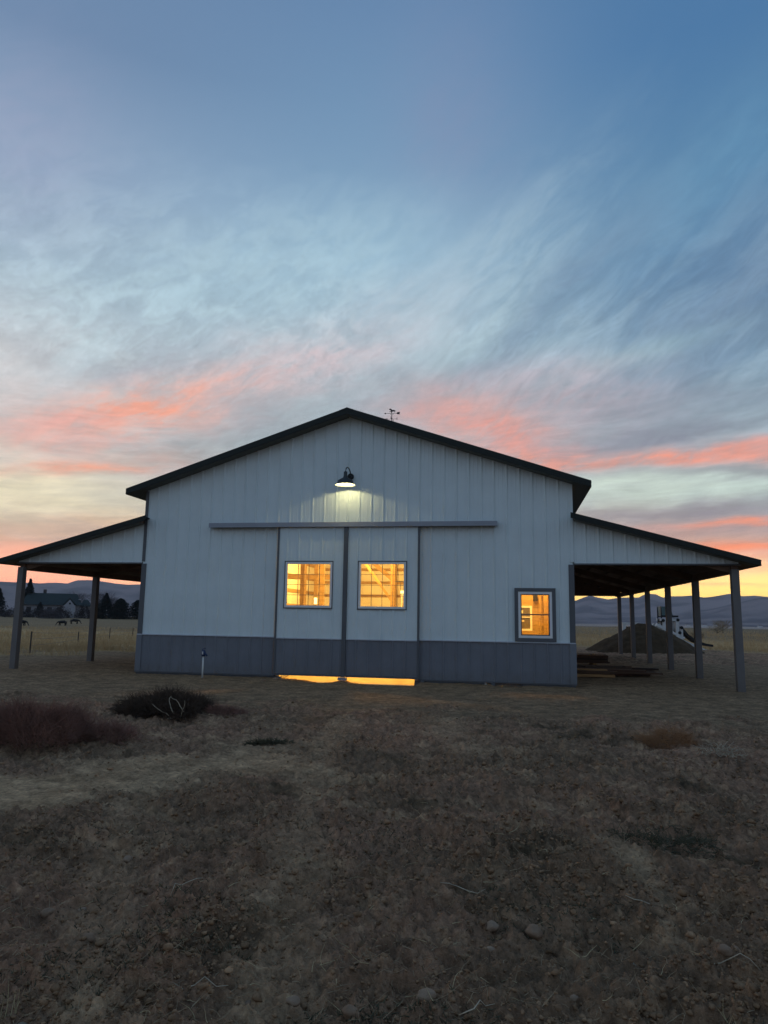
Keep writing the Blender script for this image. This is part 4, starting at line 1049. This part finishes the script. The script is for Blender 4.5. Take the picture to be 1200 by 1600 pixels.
b1 = twiggy('dry_bush', 4.30, -10.1, .70, .45, .42, 5600, M_brush2, 'big dusky red-brown dry bush at the left edge beside the pale track', 'dry bush', .24, .0026, .3, .8)
twiggy('dry_bush', 5.05, -9.75, .32, .25, .16, 1300, M_brush2, 'small reddish weed bush just right of the big dry bush', 'dry bush', .14, .0026, .4, .2)
twiggy('tumbleweed', 11.65, -7.75, .32, .24, .15, 1000, M_tumb, 'rust orange tumbleweed lying on the dirt right of the barn door', 'tumbleweed', .16, .0024, .35)
twiggy('dry_weed', 12.02, -8.75, .20, .10, .10, 110, M_twig, 'sprawling pale bare twigs just in front of the rust tumbleweed', 'dry plant', .14, .0040, .5)
twiggy('weed_clump', 6.75, -9.1, .26, .14, .05, 700, M_weed, 'flat dark green weed mat on the pale track', 'weeds', .08, .004)
twiggy('weed_clump', 10.75, -12.2, .34, .30, .04, 700, M_weed, 'dark green weed mat on the turned soil right of centre', 'weeds', .08, .003)
twiggy('weed_clump', 13.1, -11.4, .22, .16, .12, 320, M_weed, 'leggy dark weed at the right edge below the tumbleweed', 'weeds', .12, .003)

# dry grass of the fields
M_grass = mat('field_straw', (.54, .36, .18), .9, 0, .25, .4)
xs, ys = [], []
for (r0, r1, a0, a1, n_) in ((26, 95, -47, -20, 42000), (38, 120, 2, 24, 26000)):
    rr = 1 / rng.uniform(1 / r1, 1 / r0, n_); aa = np.radians(rng.uniform(a0, a1, n_)); xs.append(9.684 + rr * np.sin(aa)); ys.append(-17.607 + rr * np.cos(aa))
x = np.concatenate(xs); y = np.concatenate(ys); straw = masks(x, y)[2]
keep = (rng.uniform(0, 1, len(x)) < straw * (.35 + .65 * sst(fbm(x * .25, y * .25, 3), -.3, .3))); x, y = x[keep], y[keep]
n_ = len(x); dd_ = np.hypot(x - 9.7, y + 17.6)
tag(strand_field('field_grass', M_grass, np.stack([x, y, gh(x, y, False) - .02], 1), np.stack([rng.normal(0, .35, n_), rng.normal(0, .35, n_), np.ones(n_)], 1), rng.uniform(.12, .34, n_), .004 + dd_ * .00018, segs=1, curl=.2), kind='stuff')

# ------------------------------------------------------------------ field fence on the left
M_fpost = mat('old_fence_post', (.075, .062, .05), .9, 0, .2, 6); M_wire = mat('fence_wire', (.12, .11, .10), .6, .5, .1)
fen = thing('wire_fence', 'sagging wire fence on thin weathered posts across the straw field', 'fence', (-13, 17, 0))
fp = [(-3.2, -1.8 + 1.0), (-7.99, 6.63), (-10.4, 11.9), (-13.19, 17.62), (-15.96, 25.32), (-18.65, 33.0), (-21.3, 41), (-24, 49)]
fp[0] = (-5.6, 1.2)
fp = fp[1:]
tops = []
for k, (x_, y_) in enumerate(fp):
    if k == 1: continue
    z_ = ghp(x_, y_); hgt = .80 if k == 0 else (.62 + .1 * (k % 2))
    MB().tube([(x_, y_, z_ - .2), (x_ + .01, y_, z_ + hgt)], [.030, .026], 7).build('post', M_fpost, fen)
    tops.append((x_, y_, z_, hgt))
for hfr in (.95, .65, .35):
    pts = []
    for (x_, y_, z_, hgt) in tops: pts.append((x_, y_, z_ + hgt * hfr))
    q_ = []
    for a, b2 in zip(pts[:-1], pts[1:]):
        for s_ in range(4):
            t_ = s_ / 4; q_.append((a[0] + (b2[0] - a[0]) * t_, a[1] + (b2[1] - a[1]) * t_, a[2] + (b2[2] - a[2]) * t_ - .12 * t_ * (1 - t_)))
    q_.append(pts[-1]); MB().tube(q_, .006, 4).build('wire', M_wire, fen)

# ------------------------------------------------------------------ grazing animals (skin modifier, one body each)
M_coat = mat('black_coat', (.010, .009, .009), .8, 0, .2, 5)
def grazer_mesh():
    vs = [(0, 0, .90, .36), (.45, 0, .92, .36), (.85, 0, 1.0, .28), (1.10, 0, .92, .19), (1.35, 0, .58, .09), (1.50, 0, .26, .085), (1.62, 0, .12, .05),
          (-.45, 0, .98, .33), (-.72, 0, .95, .12), (-.80, 0, .45, .06),
          (.72, .16, .72, .11), (.74, .17, .42, .10), (.74, .17, .04, .08), (.72, -.16, .72, .11), (.64, -.17, .42, .10), (.60, -.17, .04, .08),
          (-.42, .16, .74, .14), (-.52, .17, .42, .11), (-.46, .17, .04, .08), (-.42, -.16, .74, .14), (-.60, -.17, .42, .11), (-.56, -.17, .04, .08)]
    ed = [(0, 1), (1, 2), (2, 3), (3, 4), (4, 5), (5, 6), (0, 7), (7, 8), (8, 9), (2, 10), (10, 11), (11, 12), (2, 13), (13, 14), (14, 15), (7, 16), (16, 17), (17, 18), (7, 19), (19, 20), (20, 21)]
    me = bpy.data.meshes.new('grazer'); me.from_pydata([v[:3] for v in vs], ed, []); o = bpy.data.objects.new('tmp_grazer', me); C.objects.link(o)
    md = o.modifiers.new('skin', 'SKIN')
    for i_, v in enumerate(vs):
        sv = me.skin_vertices[0].data[i_]; sv.radius = (v[3], v[3]); sv.use_root = (i_ == 0)
    o.modifiers.new('sub', 'SUBSURF').levels = 1
    dgp = bpy.context.evaluated_depsgraph_get(); m2 = bpy.data.meshes.new_from_object(o.evaluated_get(dgp)); bpy.data.objects.remove(o)
    m2.materials.clear(); m2.materials.append(M_coat); return m2
gme = grazer_mesh()
for (x_, y_, rz, sc, lb) in ((-56.6, 70.9, .15, .85, 'black horse grazing head down in the field beside the front lean-to post'),
                             (-51.9, 73.4, 3.4, .75, 'black horse grazing in the middle of the field, front one of a pair'),
                             (-56.3, 82.6, .5, .80, 'black horse standing just behind the grazing pair mate in the field')):
    o = link('horse', gme, None, True); o.location = (x_, y_, float(gh(np.array([x_]), np.array([y_]), False)[0]) - .05); o.rotation_euler = (0, 0, rz); o.scale = (sc * .85, sc * .85, sc * .8)
    tag(o, lb, 'horse', 'horses grazing in the left field')

# ------------------------------------------------------------------ trees
M_bark = mat('bark', (.05, .04, .032), .95, 0, .2, 4)
M_need = mat('conifer_needles', (.012, .018, .016), .9, 0, .3, .8)
def leaf_tris(n_, P_c, size):
    d1 = rng.normal(0, 1, (n_, 3)); d1 /= np.linalg.norm(d1, axis=1, keepdims=True); d2 = np.cross(d1, rng.normal(0, 1, (n_, 3))); d2 /= np.linalg.norm(d2, axis=1, keepdims=True)
    s_ = (size * rng.uniform(.6, 1.3, n_))[:, None]
    V_ = np.stack([P_c - d1 * s_, P_c + d1 * s_, P_c + d2 * s_ * .7, ], 1).reshape(-1, 3); F_ = np.arange(3 * n_).reshape(-1, 3); return V_, F_
def conifer(x_, y_, h, w, label, n_=2600, name='conifer_tree', pw=1.0):
    z_ = float(far_h(np.array([x_]), np.array([y_]))[0]) - .1
    t_ = thing(name, label, 'tree', (x_, y_, z_), 'conifers beyond the left field')
    MB().tube([(x_, y_, z_ - .2), (x_, y_, z_ + h * .9)], [.16, .03], 6).build('trunk', M_bark, t_)
    u = rng.uniform(0, 1, n_) ** .75; ang = rng.uniform(0, 6.28, n_)
    bough = .72 + .28 * np.sin(u * 46 + np.floor(ang * 2) * 1.7)
    rad = (w / 2) * (1 - u) ** pw * bough * np.sqrt(rng.uniform(.2, 1, n_)) * (1 + .25 * np.sin(ang * 3 + x_)) + .05
    Pc = np.stack([x_ + rad * np.cos(ang), y_ + rad * np.sin(ang), z_ + h * (.05 + .95 * u) - rad * .2], 1)
    V_, F_ = leaf_tris(n_, Pc, h * .022 + .08); raw_mesh('crown', V_, F_, M_need, t_)
conifer(-103, 135, 9.0, 6.4, 'tall dark conifer standing before the green roofed house', 4200)
conifer(-108.2, 131.5, 6.6, 6.0, 'dark conifer at the left edge beyond the field', 3600)
conifer(-113, 134, 6.0, 5.4, 'shorter dark conifer outermost at the left edge', 2600)
conifer(-97, 131, 3.6, 4.2, 'squat dark conifer against the house wall', 1800)
for (x_, y_, h, w, pw, lb) in ((-78.5, 127.7, 5.7, 3.6, .9, 'pointed dark conifer, tallest of the row right of the house'), (-76.0, 129.3, 4.6, 4.2, .5, 'broad dark conifer second in the row right of the house'),
                       (-74.9, 127.7, 4.3, 2.6, .5, 'blunt dark conifer third in the row right of the house'), (-72.6, 130.8, 4.3, 3.0, .45, 'round topped dark conifer fourth in the row near the barn'), (-70.6, 131.8, 5.2, 3.2, .6, 'dark conifer beside the barn corner at the end of the row'),
                       (-68.0, 132.8, 5.4, 3.6, .6, 'dark conifer half behind the barn corner'), (-80.6, 128.5, 3.4, 2.6, .6, 'low dark conifer starting the row right of the house')):
    conifer(x_, y_, h, w * 1.8, lb, 5200, pw=pw)
# hedge-like undergrowth at the foot of the house
M_scrub = mat('bare_scrub', (.045, .036, .036), .95, 0, .35, .7); M_scrub2 = mat('grey_scrub', (.085, .075, .082), .95, 0, .3, .7)
def shrub(x_, y_, w, h, label, m, n_=1500, name='bare_shrub', leaf=.16):
    z_ = float(far_h(np.array([x_]), np.array([y_]))[0]) - .05
    t_ = thing(name, label, 'shrub', (x_, y_, z_), 'leafless shrubs around the house')
    mb = MB()
    for k in range(5): mb.tube([(x_, y_, z_ - .1), (x_ + random.uniform(-.3, .3) * w, y_ + random.uniform(-.3, .3) * w, z_ + h * .7)], [.05, .01], 5)
    mb.build('stems', M_bark, t_)
    ph = rng.uniform(0, 6.28, n_); ct = rng.uniform(0, 1, n_); rad = rng.uniform(.3, 1, n_) ** .5
    wob = 1 + .25 * np.sin(ph * 4 + x_)
    Pc = np.stack([x_ + w / 2 * rad * np.sqrt(1 - ct ** 2) * np.cos(ph) * wob, y_ + w / 2 * rad * np.sqrt(1 - ct ** 2) * np.sin(ph), z_ + h * ct * rad * (1 + .15 * np.sin(ph * 5))], 1)
    V_, F_ = leaf_tris(n_, Pc, leaf); raw_mesh('crown', V_, F_, m, t_)
shrub(-81.9, 113.6, 4.2, 2.1, 'rounded grey leafless shrub in front of the house', M_scrub2, 2600, leaf=.13)
shrub(-87, 124, 5.0, 2.6, 'dark bushy shrub right of the rounded grey one', M_scrub, 2000)
shrub(-83, 127, 4.4, 2.9, 'dark brown shrub beside the white wing of the house', M_scrub, 2000)
shrub(-93, 126, 6.2, 2.3, 'dark brown shrub under the house eave', M_scrub, 2000)
shrub(-99, 126, 6.6, 2.2, 'wide dark shrub left of the house front', M_scrub, 2000)
shrub(-106, 127, 7.2, 2.0, 'wide dark shrub under the left conifers', M_scrub, 2000)
shrub(-114, 127, 7.2, 1.9, 'dark shrub cut by the left edge of the view', M_scrub, 1600)
def bare_tree(x_, y_, h, w, label, m=None, n_=700, group='leafless trees'):
    z_ = float(far_h(np.array([x_]), np.array([y_]))[0]) - .05
    t_ = thing('bare_tree', label, 'tree', (x_, y_, z_), group)
    mb = MB(); mb.tube([(x_, y_, z_ - .2), (x_, y_, z_ + h * .5)], [.03 * h ** .5, .02 * h ** .5], 6)
    for k in range(9):
        a = random.uniform(0, 6.28); s_ = random.uniform(.2, .5); mb.tube([(x_, y_, z_ + h * s_), (x_ + math.cos(a) * w * .3, y_ + math.sin(a) * w * .3, z_ + h * (s_ + .35))], [.014 * h ** .5, .005], 5)
    mb.build('trunk', M_bark, t_)
    a = rng.uniform(0, 6.28, n_); rr_ = rng.uniform(0, .36, n_) * w; zz = z_ + h * rng.uniform(.35, .8, n_)
    strand_field('crown', m or M_scrub, np.stack([x_ + rr_ * np.cos(a), y_ + rr_ * np.sin(a), zz], 1), np.stack([np.cos(a) * .7, np.sin(a) * .7, np.ones(n_) * .8], 1) + rng.normal(0, .3, (n_, 3)), np.full(n_, h * .22), .018, t_, segs=2, curl=.3)
bare_tree(-92, 148, 7.2, 8, 'pale leafless tree behind the house roof', M_scrub2)
bare_tree(-98, 147, 7.0, 7, 'leafless tree behind the house beside the tall conifer', M_scrub2)
bare_tree(-84, 138, 5.6, 5, 'leafless tree between the house wing and the conifer row', M_scrub2)
bare_tree(35.9, 78.9, 1.9, 3.0, 'scrubby leafless tree in the field right of the dirt pile', M_stub, 260)
bare_tree(33.4, 72.0, 1.2, 2.6, 'low leafless scrub tree beside the taller field scrub', M_stub, 200)
bare_tree(24.0, 42.0, .9, 1.4, 'small leafless bush in the field beyond the front right posts', M_stub, 300)

# ------------------------------------------------------------------ farmhouse on the left
M_hroof = mat('green_shingle', (.018, .027, .025), .8, 0, .15, 1); M_hwall = mat('house_white', (.34, .33, .35), .8, 0, .1, 1); M_hglass = mat('dark_glass', (.02, .025, .03), .1, 0, .05)
hs = thing('farmhouse', 'long white farmhouse with a dark green roof among trees beyond the field', 'house', (-95, 136, .3))
def hpt(u, v, z): # u along the front, v back
    ux, uy = .85, .53; return (-101.5 + ux * u - uy * v, 130.6 + uy * u + ux * v, z)
def hbox(u0, u1, v0, v1, z0, z1, name, m):
    mb = MB(); mb.addp([hpt(u0, v0, z0), hpt(u1, v0, z0), hpt(u1, v1, z0), hpt(u0, v1, z0), hpt(u0, v0, z1), hpt(u1, v0, z1), hpt(u1, v1, z1), hpt(u0, v1, z1)], [(0, 3, 2, 1), (4, 5, 6, 7), (0, 1, 5, 4), (1, 2, 6, 5), (2, 3, 7, 6), (3, 0, 4, 7)]); return mb.build(name, m, hs)
def hgable(u0, u1, v0, v1, ze, zr, name, m, along=True, ins=0.0, th=.2):
    mb = MB(); vm = (v0 + v1) / 2; um = (u0 + u1) / 2
    if along: mb.addp([hpt(u0, v0, ze), hpt(u1, v0, ze), hpt(u1, v1, ze), hpt(u0, v1, ze), hpt(u0 + ins, vm, zr), hpt(u1 - ins, vm, zr)], [(0, 3, 2, 1), (0, 1, 5, 4), (2, 3, 4, 5), (1, 2, 5), (3, 0, 4)])
    else: mb.addp([hpt(u0, v0, ze), hpt(u1, v0, ze), hpt(u1, v1, ze), hpt(u0, v1, ze), hpt(um, v0, zr), hpt(um, v1, zr)], [(0, 3, 2, 1), (0, 1, 4), (2, 3, 5), (1, 2, 5, 4), (3, 0, 4, 5)])
    return mb.build(name, m, hs)
hbox(0, 12.5, 0, 8, 0, 3.3, 'wall', M_hwall); hgable(-.6, 13.0, -.7, 8.6, 3.2, 6.0, 'roof', M_hroof, True, 1.6)
hbox(8.9, 11.4, -1.6, 1, 0, 3.2, 'gable_wing', M_hwall); hgable(9.1, 11.2, -1.55, 2, 3.2, 4.5, 'gable_front', M_hwall, False); hgable(8.7, 11.6, -1.4, 3.4, 3.3, 5.0, 'roof', M_hroof, False)
hbox(12.5, 14.6, 1, 6, 0, 3.0, 'side_wing', M_hwall); hgable(12.0, 15.2, .3, 6.6, 3.0, 4.6, 'roof', M_hroof, True, 1.2)
hbox(10.0, 10.4, -1.66, -1.61, 3.4, 3.8, 'window', M_hglass)
for u in (1.0, 3.2, 5.4, 7.4): 
    hbox(u, u + 1.0, -.06, -.01, 1.4, 2.7, 'window', M_hglass)
hbox(11.9, 12.6, 1.2, 1.9, 4.5, 4.72, 'skylight', M_hwall); hbox(4.0, 4.7, 4.6, 5.3, 5.6, 6.9, 'chimney', M_scrub2)
# far buildings down in the valley
M_far = mat('far_building', (.55, .53, .52), .8, 0, .05)
for (az_, dist, w_, lb) in ((12.9, 3000, 15, 'tiny white barn far down the valley behind the second lean-to post'), (14.0, 3100, 18, 'tiny white farm building far down the valley, middle one'), (14.7, 3200, 12, 'tiny white farm house far down the valley by the front lean-to post'), (17.6, 3100, 16, 'tiny pale farm building far down the valley at the right edge')):
    x_ = 9.7 + dist * math.sin(math.radians(az_)); y_ = -17.6 + dist * math.cos(math.radians(az_))
    t_ = thing('valley_building', lb, 'building', (x_, y_, -14)); MB().box(x_ - w_ / 2, x_ + w_ / 2, y_ - 5, y_ + 5, -14.5, -6).build('wall', M_far, t_)
    MB().prism([(x_ - w_ / 2 - 1, -6), (x_ + w_ / 2 + 1, -6), (x_ + w_ / 2 - 2, -3), (x_ - w_ / 2 + 2, -3)], y_ - 6, y_ + 6).build('roof', M_scrub2, t_)

# ------------------------------------------------------------------ dirt pile and screening machine on the right
M_pile = mat('dark_topsoil', (.070, .044, .024), .95, 0, .35, 3, .8, 20, .1)
px0, py0, pr, phh = 16.45, 21.2, 2.95, 1.55
ang = np.linspace(0, 2 * np.pi, 120, endpoint=False); rad = np.linspace(0, 1.12, 50)
AA, RA = np.meshgrid(ang, rad); XX = px0 + pr * RA * np.cos(AA) * (1 + .05 * np.sin(AA * 3)) * 1.0; YY = py0 + pr * .85 * RA * np.sin(AA)
ZZ = phh * np.clip(1 - RA ** 1.12, -.2, 1) - .07 + .10 * fbm(XX * 1.1, YY * 1.1, 4) * (RA < 1.1) + .03 * fbm(XX * 5, YY * 5, 3)
ZZ = np.where(RA < .12, ZZ - (.12 - RA) * 1.2, ZZ)
n1_, n2_ = AA.shape; i = np.arange(n1_ - 1)[:, None]; j = np.arange(n2_)[None, :]; j2 = (j + 1) % n2_
pl = raw_mesh('dirt_pile', np.stack([XX.ravel(), YY.ravel(), ZZ.ravel()], 1), np.stack([i * n2_ + j, (i + 1) * n2_ + j, (i + 1) * n2_ + j2, i * n2_ + j2], -1).reshape(-1, 4)[:, ::-1], M_pile, smooth=True)
tag(pl, 'tall dark cone of piled topsoil beyond the right lean-to', 'dirt pile')
M_mwhite = mat('machine_white', (.60, .60, .60), .5, 0, .12, 2); M_mteal = mat('machine_teal', (.10, .17, .18), .5, 0, .1, 2); M_belt = mat('rubber_belt', (.018, .018, .02), .8, 0, .1)
mc_ = thing('soil_screener', 'white and teal soil screening machine with a sloping belt behind the dirt pile', 'machine', (18.8, 25.5, 0))
kx = .0392  # side elevation is laid out on a 4 cm drawing grid
def mp(px_, py_, v=0.0): 
    return (18.27 + (px_ - 1036) * kx * .985, 25.5 + (px_ - 1036) * kx * .17 + v, 2.31 - (py_ - 949) * kx)
def mbar(p, q_, w, name, m, depth=(0,)):
    mb = MB()
    for v in depth: mb.beam(mp(*p, v), mp(*q_, v), w, w)
    return mb.build(name, m, mc_)
D2 = (-.5, .5)
mb = MB(); lo_ = [mp(1031, 962, v) for v in (-.5, .5)] + [mp(1047, 962, v) for v in (.5, -.5)]; hi_ = [mp(1030, 948, v) for v in (-.6, .6)] + [mp(1043, 949, v) for v in (.6, -.6)]
mb.addp(lo_ + hi_, [(0, 3, 2, 1), (4, 5, 6, 7), (0, 1, 5, 4), (1, 2, 6, 5), (2, 3, 7, 6), (3, 0, 4, 7)]); mb.build('hopper', M_mteal, mc_)
mbar((1030, 962), (1054, 962), .10, 'deck_edge', M_belt, D2)
mbar((1028, 967), (1055, 967), .14, 'cross_beam', M_mwhite, D2)
mbar((1030, 948), (1030, 975), .05, 'hopper_stay', M_belt, D2)
mbar((1033, 966), (1033, 1015), .16, 'support_leg', M_mwhite, D2)
mbar((1052, 966), (1053, 1015), .18, 'support_leg', M_mwhite, D2)
mbar((1022, 974), (1042, 983), .16, 'side_beam', M_mwhite, (-.5,)); mbar((1022, 974), (1042, 983), .16, 'side_beam', M_mwhite, (.5,))
mbar((1058, 976), (1058, 1013), .14, 'support_leg', M_mwhite, D2)
mbar((1050, 992), (1062, 992), .10, 'cross_beam', M_mwhite, D2)
mbar((1042, 983), (1058, 992), .12, 'side_beam', M_mwhite, (-.5,)); mbar((1042, 983), (1058, 992), .12, 'side_beam', M_mwhite, (.5,))
pts = [mp(1057, 977), mp(1066, 988), mp(1078, 997), mp(1090, 1001), mp(1102, 1003)]
mb = MB()
for a, b2 in zip(pts[:-1], pts[1:]): mb.beam(a, b2, .7, .12)
mb.build('conveyor_belt', M_belt, mc_)
mb = MB(); mb.beam(mp(1053, 994, -.4), mp(1096, 1012, -.4), .12, .16); mb.beam(mp(1053, 994, .4), mp(1096, 1012, .4), .12, .16); mb.build('chute', M_mwhite, mc_)
for p in ((1032, 968), (1038, 980), (1053, 967), (1058, 978), (1055, 985)):
    a = mp(*p, -.62); b2 = mp(*p, .62); MB().tube([a, b2], .09, 12).build('roller', M_belt, mc_)
cb = thing('equipment_cab', 'small white framed equipment cab peeking out left of the dirt pile', 'machine', (16.3, 25.9, 0))
cx_, cy_ = 16.35, 25.9
MB().box(cx_ - .34, cx_ - .16, cy_ - .4, cy_ + .4, -.1, 1.32).build('corner_column', M_mwhite, cb)
MB().box(cx_ + .38, cx_ + .5, cy_ - .4, cy_ + .4, -.1, 1.32).build('corner_column', M_mwhite, cb)
MB().box(cx_ - .36, cx_ + .52, cy_ - .42, cy_ + .42, 1.321, 1.42).build('cab_roof', M_mwhite, cb)
MB().box(cx_ - .16, cx_ + .38, cy_ - .33, cy_ + .33, .5, 1.18).build('window_pane', M_hglass, cb)
MB().box(cx_ - .16, cx_ + .38, cy_ - .38, cy_ + .38, -.1, .5).build('cab_panel', M_mwhite, cb)

# ------------------------------------------------------------------ air between here and the mountains
hz = MB().box(-8350, 8350, -8350, 8350, -15.8, 310).build('haze', mat('haze_air', (1, 1, 1))); tag(hz, kind='stuff')
hm = bpy.data.materials['haze_air']; hm.node_tree.nodes.clear(); q = NG(hm.node_tree)
pv = q.new('ShaderNodeVolumePrincipled'); pv.inputs['Color'].default_value = (.90, .90, 1.0, 1); pv.inputs['Density'].default_value = 9.5e-5; pv.inputs['Anisotropy'].default_value = 0.0
q.put(q.new('ShaderNodeOutputMaterial').inputs['Volume'], pv.outputs[0])
S.cycles.volume_bounces = 0
